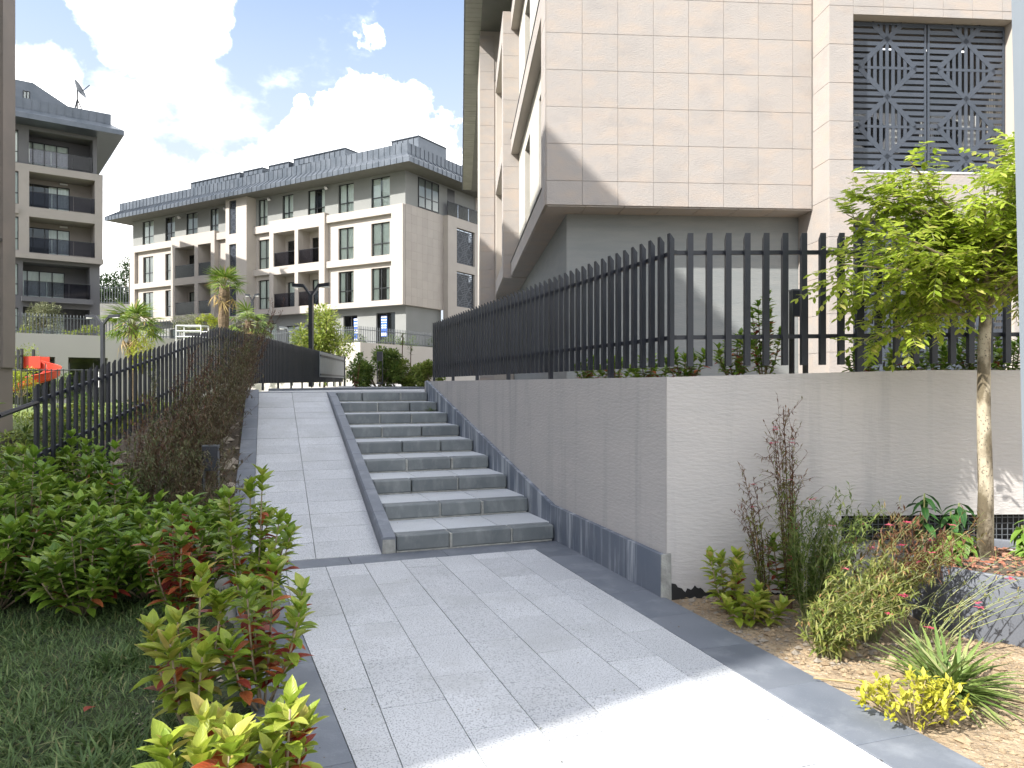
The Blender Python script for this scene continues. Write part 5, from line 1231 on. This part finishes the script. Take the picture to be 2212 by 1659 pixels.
# dark wispy shrubs on the slope
def wispy(loc, h, rad, nst, seed, label, leaf, stem, L=.045, group=None, flowers=0, lean=(0, 0), dens=30, tipred=None, cat='plant', name='wispy_shrub', whites=0):
    g = np.random.default_rng(seed); o = thing(name, label, cat, loc, 0, group); st = MB(); bat = Batch(); rb = Batch(); tips = []
    for s in range(nst):
        a = g.uniform(0, 6.28); rr = rad*math.sqrt(g.random()); hh = h*g.uniform(.5, 1.15)
        tip = V3(rr*math.cos(a)+lean[0]*hh, rr*math.sin(a)+lean[1]*hh, hh); b0 = V3(.25*rr*math.cos(a), .25*rr*math.sin(a), 0)
        c = b0*.55+tip*.45+V3(-lean[0]*.25, -lean[1]*.25, hh*.12)
        pts = [(1-u)**2*b0+2*u*(1-u)*c+u*u*tip for u in (0, .25, .5, .75, 1)]
        st.tube([tuple(p) for p in pts], [.004, .0035, .003, .002, .0012], 4, False); tips.append(tip)
        n = int(dens*1.7*hh/h)
        for k in range(n):
            u = .15+.85*k/n; p = (1-u)**2*b0+2*u*(1-u)*c+u*u*tip; ax = tip-b0; ax /= np.linalg.norm(ax)
            d = ax*g.uniform(.3, 1.1)+g.normal(0, .65, 3); (rb if tipred and u > .66 else bat).add(p, d, L*1.55*g.uniform(.5, 1.2)*(1.15-.6*u))
            if k % 4 == 0 and u > .35:                # side sprigs
                e = p+(ax*.6+g.normal(0, .5, 3))*h*.12; st.tube([tuple(p), tuple(e)], .0012, 3, False)
                for z in range(7): (rb if tipred and u > .66 else bat).add(p+(e-p)*(z+1)/7, g.normal(0, .6, 3)+(e-p)*5, L*.85)
    st.obj('stems', stem, o); bat.obj('foliage', NARROW, leaf, o); rb.obj('red_tips', NARROW, tipred or leaf, o)
    for i in range(flowers+whites):
        t = tips[int(g.integers(len(tips)))]+g.normal(0, .02, 3)+V3(0, 0, -abs(g.normal(0, .05))); f = Batch()
        for q in range(5): f.add(t, (math.cos(q*1.25), math.sin(q*1.25), g.uniform(.1, .6)), g.uniform(.022, .038))
        f.obj('flower', OVAL, M['flower'] if i < flowers else M['flowerwhite'], o, kind=None)
    return o
ws = [(-2.95, 6.9, .75, .36), (-3.5, 7.1, .9, .4), (-3.3, 7.7, .95, .38), (-3.85, 7.8, 1.0, .42), (-3.6, 8.5, 1.05, .4), (-4.1, 8.7, 1.05, .42), (-3.85, 9.3, 1.15, .4), (-4.3, 9.6, 1.1, .4), (-4.05, 10.2, 1.2, .4), (-4.35, 10.9, 1.25, .38), (-4.4, 11.6, 1.3, .36), (-4.5, 12.3, 1.3, .32)]
ws.sort(key=lambda q: q[1])
for i, (x, y, h, r) in enumerate(ws):
    kind = ('brownleaf', 'oliveleaf', 'brownleaf', 'rustleaf')[i % 4]; nm = {'brownleaf': 'brown dried', 'oliveleaf': 'dull olive', 'rustleaf': 'rusty red-brown'}[kind]
    wispy((x, y, bedz(x, y)-.02), h*1.08, r*1.05, 30, 100+i, nm+' feathery shrub between ramp and black fence, %s up the slope' % ORD[i], M[kind], M['brownstem'], .06, 'feathery shrubs on the slope', lean=(.22, .03), dens=26)
# right bed: gaura, small shrubs, sedge, golden shrub
wispy((1.98, 5.28, 0), 1.30, .12, 14, 7, 'tall upright gaura with dark red tips in front of the wall', M['wisp'], M['brownstem'], .05, None, 10, (-.03, .02), 40, M['wispred'])
wispy((1.80, 5.28, 0), .95, .10, 8, 70, 'smaller upright gaura with a brown broom head left of the tall one', M['wisp'], M['brownstem'], .05, None, 3, (-.12, 0), 36, M['wispred'])
wispy((2.02, 4.95, 0), .78, .30, 34, 8, 'bushy green gaura with pink flowers at the foot of the wall', M['wispgreen'], M['greenstem'], .06, None, 12, (.2, -.05), 30)
wispy((2.22, 4.65, 0), .72, .34, 40, 9, 'sunlit spreading gaura with pink flowers before the vent opening', M['wisp'], M['greenstem'], .06, None, 16, (.5, -.1), 30, M['wispred'])
wispy((1.88, 4.36, 0), .50, .30, 34, 10, 'low sunlit gaura sprawling across the bare soil', M['wisp'], M['greenstem'], .06, None, 6, (.75, -.1), 26)
wispy((2.5, 4.4, 0), .55, .3, 16, 12, 'arching thin gaura stems in front of the round planter', M['wisp'], M['greenstem'], .03, None, 3, (1.0, -.05), 8, whites=5)
wispy((2.85, 3.55, 0), .42, .22, 14, 13, 'sparse reddish weed at the lower right corner of the bed', M['wispred'], M['brownstem'], .04, None, 0, (-.1, 0), 14)
wispy((3.05, 3.9, 0), .36, .16, 12, 14, 'sparse small-leaved weed right of the striped sedge', M['bush'], M['brownstem'], .03, None, 0, (.1, 0), 14)
shrub((1.52, 5.18, -.01), .55, .16, 5, .10, 'small upright shrub by the wall corner with bright green leaves', 30, 150, 'shrubsun', .05)
shrub((1.62, 4.98, -.01), .22, .22, 6, .11, 'low spreading shrub on the soil by the wall corner', 31, 120, 'shrubsun', .0)
shrub((1.98, 5.35, -.01), .62, .14, 4, .11, 'slender green shrub half hidden by the tall gaura', 32, 120, 'shrub', .08)
def sedge(loc, n, L, label, seed):
    g = np.random.default_rng(seed); o = thing('sedge_clump', label, 'plant', loc); b = Batch()
    for i in range(n):
        a = g.uniform(0, 6.28); el = g.uniform(.45, 1.45); p = (g.normal(0, .035), g.normal(0, .035), 0)
        b.add(p, (math.cos(a)*math.cos(el), math.sin(a)*math.cos(el), math.sin(el)), L*g.uniform(.6, 1.15))
    b.obj('blades', BLADE, M['sedge'], o); return o
sedge((2.22, 3.78, 0), 190, .34, 'variegated sedge clump in front of the round planter', 4)
gs = thing('golden_shrub', 'low golden-yellow shrub on the sunny soil', 'shrub', (1.90, 3.50, 0)); b = Batch(); st = MB(); g = np.random.default_rng(5)
for s in range(46):
    a = g.uniform(0, 6.28); rr = .2*math.sqrt(g.random()); tip = V3(rr*math.cos(a)*1.15, rr*math.sin(a)*.8, g.uniform(.06, .19)*(1.2-rr*2)); st.tube([(tip[0]*.3, tip[1]*.3, 0), tuple(tip)], .003, 4, False)
    for q in range(13):
        d = g.normal(0, .6, 3)+V3(0, 0, .6); b.add(tip+g.normal(0, .02, 3), d, g.uniform(.03, .048))
st.obj('branches', M['twig'], gs); b.obj('foliage', OVAL, M['gold'], gs)
def softplant(loc, h, n, L, label, mk, seed, parent=None):
    g = np.random.default_rng(seed); o = thing('leafy_plant', label, 'plant', loc); b = Batch(); st = MB()
    for s in range(n):
        a = g.uniform(0, 6.28); top = V3(g.normal(0, .035), g.normal(0, .035), h*g.uniform(.75, 1.05)); st.tube([(0, 0, 0), tuple(top)], .006, 5, False)
        for k in range(22):
            u = 1-k/34; an = k*2.4+g.uniform(-.3, .3); d = V3(math.cos(an), math.sin(an), g.uniform(-.9, .15)); b.add(top*u, d, L*g.uniform(.7, 1.1))
    st.obj('stem', M['greenstem'], o); b.obj('foliage', leaf_unit(.4, .3, .45), M[mk], o); return o
softplant((2.93, 5.3, .34), .46, 1, .16, 'tall drooping dark green plant at the planter edge', 'softdark', 1)
softplant((3.22, 5.42, .36), .40, 2, .15, 'drooping green plant just left of the tree trunk', 'softdark', 2)
softplant((2.98, 4.98, .30), .27, 2, .13, 'light green plant spilling over the planter rim', 'soft', 3)
softplant((3.10, 5.22, .36), .22, 2, .13, 'low light green plant between the two drooping plants', 'soft', 6)
softplant((3.52, 5.05, .36), .16, 3, .11, 'low light green plant right of the tree trunk', 'soft', 4)
softplant((3.62, 5.2, .36), .30, 2, .13, 'upright light green plant at the right end of the planter', 'soft', 5)
# young tree
TR = thing('young_tree', 'young feathery yellow-green tree with pale mottled trunk growing from the round planter', 'tree', (3.27, 5.12, .38))
g = np.random.default_rng(77); b = MB()
b.tube([(0, 0, 0), (.005, 0, .5), (-.01, 0, 1.0), (.0, .01, 1.5), (.02, 0, 2.05)], [.054, .047, .043, .039, .035], 12); b.obj('trunk', M['bark'], TR, smooth=True)
br = MB(); lf = Batch(); rach = MB()
ends = []
nb = 36
for s in range(nb):
    a = s*2.4+g.uniform(-.3, .3); el = g.uniform(.02, 1.2); Lb = g.uniform(.6, 1.15)*(1.1 if el < .5 else .95)
    d = V3(math.cos(a)*math.cos(el), math.sin(a)*math.cos(el)*.75, math.sin(el)); p0 = V3(.01, 0, 1.72+.36*g.random())
    m1 = p0+d*Lb*.5+V3(0, 0, .08); e = p0+d*Lb+V3(0, 0, -.02*math.cos(el))
    br.tube([tuple(p0), tuple(m1), tuple(e)], [.016, .010, .004], 5, False); ends.append((p0, m1, e, d))
for (x, y, z) in ((-1.0, -.1, 2.75-.38-.0), (-.62, .0, 2.95-.38), (-.3, 0, 2.3), (.05, -.1, 2.75), (-.78, .1, 1.52), (-1.05, 0, 1.95), (.2, 0, 2.85)):
    p0 = V3(0, 0, 1.7); e = V3(x, y, z); br.tube([tuple(p0), tuple((p0+e)/2+V3(0, 0, .1)), tuple(e)], [.014, .008, .003], 5, False); ends.append((p0, (p0+e)/2+V3(0, 0, .1), e, (e-p0)/np.linalg.norm(e-p0)))
for (p0, m1, e, d) in ends:
    for k in range(16):
        u = .25+.75*k/15; p = (1-u)**2*p0+2*u*(1-u)*m1+u*u*e
        for rep in range(2):
            dr = d*.5+g.normal(0, .55, 3)+V3(-.15, -.05, -.1); dr /= np.linalg.norm(dr); Lr = g.uniform(.16, .27)
            q = p+dr*Lr+V3(0, 0, -.05); rach.tube([tuple(p), tuple(q)], .0018, 3, False)
            sx = np.cross(dr, (0, 0, 1)); sx /= np.linalg.norm(sx)+1e-6
            for t in range(6):
                c = p+(q-p)*(.2+.8*t/5)
                for sd in (-1, 1): lf.add(c, sx*sd+dr*.55+g.normal(0, .2, 3)+V3(0, 0, -.25), g.uniform(.048, .07), (g.normal(0, .25), g.normal(0, .25), 1))
br.obj('branches', M['twig'], TR, smooth=True); rach.obj('leaf_stalks', M['greenstem'], TR, kind='stuff'); lf.obj('crown', leaf_unit(.46, .2, .12, ((0, .25), (.4, 1), (.75, .8), (1, .2))), M['tree'], TR)
# plants behind the fence
def bush(loc, rx, ry, h, n, L, label, mk, seed, name='bush', cat='bush', unit=OVAL, group=None, trunk=None, clumps=14, tm='twig', z0=.15):
    g = np.random.default_rng(seed); o = thing(name, label, cat, loc, 0, group); b = Batch(); st = MB()
    cl = []
    for c in range(clumps):
        a = g.uniform(0, 6.28); r = math.sqrt(g.random()); zz = z0+(1-z0)*g.random(); k = math.sqrt(max(.05, 1-((zz-.5)/.62)**2))
        cl.append(V3(rx*r*math.cos(a)*k, ry*r*math.sin(a)*k, h*zz))
    for c in cl:
        s0 = V3(c[0]*.12, c[1]*.12, trunk*.9 if trunk else 0); st.tube([tuple(s0), tuple((s0+c)/2+V3(0, 0, .05*h)), tuple(c)], [max(.01, .012*h), .008*h+.003, .003], 5, False)
        for k in range(int(n*2.2)//clumps):
            off = g.normal(0, 1, 3); off = off/np.linalg.norm(off)*g.random()**.5*min(rx, h*.5)*.5
            b.add(c+off, off+g.normal(0, .25, 3)*np.linalg.norm(off)+V3(0, 0, .03), L*g.uniform(.6, 1.2), (g.normal(0, .4), g.normal(0, .4), 1))
    if trunk: st.tube([(0, 0, -.1), (.02*h, 0, trunk*.5), (0, 0, trunk)], [.03*h*.6, .025*h*.6, .018*h*.6], 8)
    st.obj('trunk' if trunk else 'branches', M[tm], o, smooth=True); b.obj('crown' if trunk else 'foliage', unit, M[mk], o); return o
fx = [(1480, 6.3, .35, 'small shrub behind the fence corner'), (1590, 6.5, .5, 'shrub with dark leaves behind the fence, beside the shadow edge'), (1650, 6.6, .8, 'taller open shrub with bare stem behind the fence'), (1330, 7.6, .28, 'low leafy plant behind the oblique run of the fence'), (1270, 8.2, .3, 'low plant behind the middle of the oblique fence run'), (1400, 6.9, .25, 'low leafy plant just left of the fence corner'),
      (1870, 6.4, .35, 'shrub left of the low patterned screen behind the fence'), (1960, 6.5, .45, 'bright shrub in the middle of the low patterned screen'), (2030, 6.6, .40, 'shrub right of the low patterned screen middle'), (2110, 6.5, .5, 'bushy shrub behind the tree trunk and fence'), (2180, 6.5, .4, 'shrub at the right end of the fence')]
for i, (px, Y, h, lab) in enumerate(fx):
    shrub(((px-1106)/1600*Y, Y, 1.59), h, .2 if i != 2 else .17, 7, .085, lab, 200+i, 60, 'shrub', .08)
bush((-4.75, 26.2, 1.5), .9, .7, 1.15, 3000, .12, 'dense green bush at the end of the landing', 'bushmid', 300)
bush((-3.7, 26.6, 1.5), .95, .7, .85, 2600, .12, 'lower lighter bush right of the dense one at the landing', 'bushlight', 301)
bush((-2.9, 25.6, 1.5), .6, .6, .7, 1400, .11, 'small bright bush against the dark fence end', 'bushlight', 302)
bush((-5.25, 25.0, 1.48), .3, .3, 1.15, 260, .11, 'reddish-stemmed slender bush at the left of the landing bushes', 'bush', 303, clumps=9, tm='redstem')
for (px, hh, lab) in ((868, 1.95, 'thin sapling with a leaf tuft above the landing bushes'), (886, 1.5, 'shorter thin sapling above the landing bushes')):
    Y = 27; o = thing('sapling', lab, 'plant', ((px-1106)/1600*Y, Y, 1.5)); MB().tube([(0, 0, 0), (.03, 0, hh)], .018, 5).obj('stem', M['brownstem'], o); b = Batch()
    for k in range(30): b.add((.03+rnd.gauss(0, .04), rnd.gauss(0, .04), hh-.35*rnd.random()), (rnd.gauss(0, 1), rnd.gauss(0, 1), rnd.gauss(.5, .5)), .22*rnd.uniform(.6, 1.1))
    b.obj('foliage', NARROW, M['bush'], o)
# trees and palms in the middle distance
p = at(700, 755, 30); bush((p[0], p[1], 1.5), .95, .8, 2.9, 2400, .14, 'slender young tree with light green leaves behind the lamp post', 'lighttree', 310, 'young_tree', 'tree', trunk=1.2, clumps=30, tm='bark')
p = at(735, 740, 31); bush((p[0], p[1], 1.5), .5, .5, 2.0, 500, .11, 'smaller light green sapling right of the slender tree', 'lighttree', 311, 'young_tree', 'tree', trunk=.7, clumps=14, tm='bark')
p = at(92, 712, 45.5); bush((p[0], p[1], 4.4), 1.0, .9, 1.85, 1500, .13, 'small grey-green olive tree on the podium terrace', 'olive', 312, 'olive_tree', 'tree', trunk=.8, clumps=26, tm='bark', z0=.4)
p = at(238, 640, 84); bush((p[0], p[1], 7.5), 3.0, 3, 5.4, 2600, .4, 'round dark green tree between the two far blocks', 'darktree', 313, 'tree', 'tree', trunk=2, clumps=30, tm='bark')
p = at(278, 600, 88); bush((p[0], p[1], 7.5), 2.0, 2, 8.6, 1800, .5, 'dark pointed conifer behind the left end of the middle block', 'darktree', 314, 'conifer', 'tree', unit=NARROW, trunk=2, clumps=40, tm='bark')
p = at(208, 640, 90); bush((p[0], p[1], 7.5), 2.2, 2, 4.2, 1200, .4, 'dark green tree just right of the far left block', 'darktree', 315, 'tree', 'tree', trunk=2, clumps=20, tm='bark')
for (px, py, Y, rx, h, mk, lab) in ((305, 760, 33, .55, 2.0, 'bushyel', 'bright yellow-green bush in front of the fan palm'), (45, 828, 34, .6, 1.3, 'bushyel', 'bright yellow-green bush below the red slide'), (45, 790, 38.5, .9, 1.6, 'lighttree', 'leafy bush left of the red slide top'), (135, 838, 35, .4, 1.2, 'bush', 'green bush right of the red slide'),
        (405, 702, 47, .9, 1.1, 'olive', 'grey-green bush on the terrace above the black fence'), (450, 700, 46, .7, .8, 'bushyel', 'small yellow-green bush beside the tall palm')):
    p = at(px, py, Y); bush((p[0], p[1], max(.4, p[2]-h*.5)), rx, rx, h, 700, .1, lab, mk, int(px+py), clumps=16)
tb_ = [(640, 44.2), (685, 44.5), (760, 44.6), (840, 47), (880, 49), (915, 51)]
for i, (px, Y) in enumerate(tb_):
    p = at(px, 730, Y); bush((p[0], p[1]+1.2, 4.0), .8, .6, .8, 260, .11, 'small bush along the middle terrace fence, %s from the left' % ORD[i], 'bush', 400+i, group='bushes along the middle terrace fence', clumps=8)
for i, px in enumerate((40, 140, 165, 190, 210)):
    p = at(px, 712, 44); bush((p[0], p[1]+.6, 4.4), .4, .35, .6, 160, .1, 'small bush along the fence on the pale podium, %s from the left' % ORD[i], 'lighttree', 420+i, group='bushes on the pale podium', clumps=6)
gbs = sorted([(-7.0, 12.5), (-8.2, 13.5), (-7.6, 15), (-9.6, 15.5), (-9.0, 18), (-11.2, 18), (-10.4, 21), (-13, 22), (-12.3, 25), (-15, 26)], key=lambda q: q[0]/q[1])
for i, (x, y) in enumerate(gbs):
    bush((x, y, gz(x, y)-.05), .6, .6, .4+.35*((i*7) % 5)/4, 300, .1, 'low sunlit garden bush seen through the black fence, %s from the left' % ORD[i], 'bushyel' if i % 3 == 0 else 'bush', 440+i, group='garden bushes beyond the fence', clumps=9)
gc = Batch(); gg = np.random.default_rng(31)
for i in range(9000):
    y = 7.5+gg.random()**1.3*20; x = -(.47+.24*gg.random())*y-.4
    if x > -4.75-.0975*(y-8): continue
    k = max(0, bumpy(x, y, 1.1, 1)+.3); gc.add((x, y, gz(x, y)+gg.random()*.5*k), gg.normal(0, .8, 3)+V3(0, 0, .5), gg.uniform(.06, .13))
gc.obj('ground_cover', OVAL, M['bushlight'])
def palm(loc, th, tr, nf, Lf, label, seed, dry=6, up=.6):
    g = np.random.default_rng(seed); o = thing('fan_palm', label, 'palm tree', loc); b = MB()
    n = 9; b.tube([(.02*math.sin(i), 0, th*i/(n-1)) for i in range(n)], [tr*(1.25 if i == 0 else .9+.16*(i % 2)) for i in range(n)], 10); b.obj('trunk', M['palmtrunk'], o)
    st = MB(); fo = Batch(); dr = Batch()
    for f in range(nf+dry):
        isd = f >= nf; a = f*2.4+g.uniform(-.3, .3); el = g.uniform(up-.7, 1.4) if not isd else g.uniform(-1.1, -.15)
        d = V3(math.cos(a)*math.cos(el), math.sin(a)*math.cos(el), math.sin(el)); p0 = V3(0, 0, th-(.1 if not isd else .2)); hub = p0+d*Lf*(.55 if not isd else .4)+V3(0, 0, -.08)
        st.tube([tuple(p0), tuple(hub)], [.025, .015], 4, False)
        x, y, z = fr(d, (0, 0, 1))
        for k in range(17):
            if isd and k % 2: continue
            an = R(-105+210*k/16); dd = y*math.cos(an)+x*math.sin(an)+z*(-.25)+V3(0, 0, -.45 if isd else -.08)+g.normal(0, .28 if isd else .05, 3)
            (dr if isd or (g.random() < .06) else fo).add(hub, dd, Lf*.62*(1-.25*abs(an)/1.9)*g.uniform(.85, 1.1), tuple(z))
    st.obj('stalks', M['greenstem'], o); U = leaf_unit(.07, .4, .25, ((0, .3), (.5, 1), (1, 0)))
    fo.obj('fronds', U, M['palm'], o); dr.obj('dry_fronds', U, M['palmdry'], o)
p = at(484, 712, 29); palm((p[0], p[1], 2.0), 3.45, .2, 20, 1.0, 'tall fan palm with a shaggy trunk behind the fence peak', 1, 5, .9)
p = at(537, 715, 31); palm((p[0], p[1], 2.0), 2.25, .18, 17, 1.15, 'short fan palm with yellowed lower leaves right of the tall palm', 2, 7, .45)
p = at(287, 760, 35); palm((p[0], p[1], .5), 3.9, .2, 30, 1.5, 'broad fan palm left of the fence behind the yellow-green bush', 3, 5, .5)

# =================================================================== GROUND COVER AND LITTER
g = np.random.default_rng(9); gb = Batch()
N_ = 34000
xs = g.uniform(-4.6, -.7, N_*2); ys = g.uniform(2.2, 6.4, N_*2); c = 0
for x, y in zip(xs, ys):
    if (x-eL0[0]-nL[0]*.5)*nL[0]+(y-eL0[1]-nL[1]*.5)*nL[1] < .0+.12*math.sin(y*5): continue
    k = bumpy(x, y, 3, 1)
    if y > 5.0 and g.random() < (y-5)/1.0: continue
    el = g.uniform(.35, 1.3); a = g.uniform(0, 6.28); L = .05*(1+max(-.5, k)*.7)*g.uniform(.6, 1.5)
    gb.add((x, y, -.035+bumpy(x, y, 2, .02)), (math.cos(a)*math.cos(el), math.sin(a)*math.cos(el), math.sin(el)), L+.02)
    c += 1
    if c > N_: break
for (cx_, cy_) in ((-1.75, 3.1), (-2.3, 4.3), (-1.85, 3.35), (-2.6, 3.0), (-1.55, 2.85)):       # longer tufts
    for i in range(160):
        a = g.uniform(0, 6.28); el = g.uniform(.4, 1.3); gb.add((cx_+g.normal(0, .07), cy_+g.normal(0, .06), -.03), (math.cos(a)*math.cos(el), math.sin(a)*math.cos(el), math.sin(el)), g.uniform(.08, .17))
gb.obj('grass', leaf_unit(.075, .4, .35, ((0, .8), (.5, 1), (1, 0))), M['grass'])
# clods and stones on the soil
def scatter(name, n, xr, yr, size, m, test, zf, seed):
    g = np.random.default_rng(seed); b = MB()
    ico = [(0, 0, 1), (.9, 0, .25), (.28, .85, .3), (-.73, .53, .28), (-.73, -.53, .3), (.28, -.85, .25), (0, 0, -.6)]
    fc = [(0, 1, 2), (0, 2, 3), (0, 3, 4), (0, 4, 5), (0, 5, 1), (6, 2, 1), (6, 3, 2), (6, 4, 3), (6, 5, 4), (6, 1, 5)]
    for i in range(n):
        x, y = g.uniform(*xr), g.uniform(*yr)
        if not test(x, y): continue
        s = size*g.lognormal(0, .55); a = g.uniform(0, 6.28); k = len(b.v)
        for v in ico:
            j = g.uniform(.75, 1.25); b.v.append((x+s*j*(v[0]*math.cos(a)-v[1]*math.sin(a)), y+s*j*(v[0]*math.sin(a)+v[1]*math.cos(a))*.8, zf(x, y)+s*j*v[2]*.65))
        b.f += [tuple(k+q for q in t) for t in fc]
    return b.obj(name, m, None, kind='stuff')
scatter('soil_clods', 9000, (1.2, 4.2), (2.2, 5.6), .011, M['clod'], lambda x, y: right_of_border(x, y) and zsoil(x, y) > -.02, zsoil, 3)
scatter('gravel', 900, (1.2, 2.6), (4.2, 5.6), .012, M['pebble'], right_of_border, zsoil, 4)
scatter('bed_stones', 500, (-5, -1.6), (6.4, 12.6), .05, M['pebble'], bed_in, bedz, 5)
scatter('edge_stones', 160, (-1.9, -1.0), (2.2, 4.2), .012, M['pebble'], lambda x, y: np.dot(V3(x, y, 0)-eL0-nL*.38, nL) > 0, lambda x, y: -.025, 6)
scatter('soil_lumps', 420, (1.6, 4.2), (2.2, 5.0), .03, M['clod'], lambda x, y: right_of_border(x, y) and zsoil(x, y) > -.01, lambda x, y: zsoil(x, y)-.004, 8)
# litter: one dried stalk, a fallen leaf, crumbs on the steps
st = MB().tube([(1.62, 3.98, .02), (1.75, 3.9, .035), (2.0, 3.83, .02)], [.004, .007, .003], 5).obj('dry_stalk', M['palmdry'], None); tag(st, 'pale dried stalk lying on the soil beside the border', 'stalk')
Batch_weed.obj('weed', NARROW, M['bush'], None, kind=None); wo = bpy.data.objects['weed']; tag(wo, 'small weed growing at the right end of the second step from the top', 'weed')
tag(link('fallen_leaf', LV['redleaf'][0], None, (-2.05, 3.55, .03)), 'single dark red leaf fallen on the lawn', 'leaf').scale = (.09, .09, .09)
fb = Batch()
for n in range(NST):
    for i in range(9):
        c = SO+ST*(TREAD*n+.2+rnd.uniform(.35, .56))+SC*rnd.uniform(.05, 1.5); fb.add((c[0], c[1], (n+1)*RISE+.003), (rnd.gauss(0, 1), rnd.gauss(0, 1), .1), rnd.uniform(.01, .03))
for i in range(60):
    t = rnd.uniform(0, RL); c = rpt(t, rnd.uniform(.02, RW)); fb.add(tuple(c+V3(0, 0, .006)), (rnd.gauss(0, 1), rnd.gauss(0, 1), .1), rnd.uniform(.008, .025))
for i in range(70):
    y = rnd.uniform(2.2, 6.3); x = rnd.uniform(ple(y)-.2, pe(y)+.3)
    fb.add((x, y, .004), (rnd.gauss(0, 1), rnd.gauss(0, 1), .1), rnd.uniform(.006, .018))
fb.obj('leaf_litter', OVAL, M['brownleaf'])
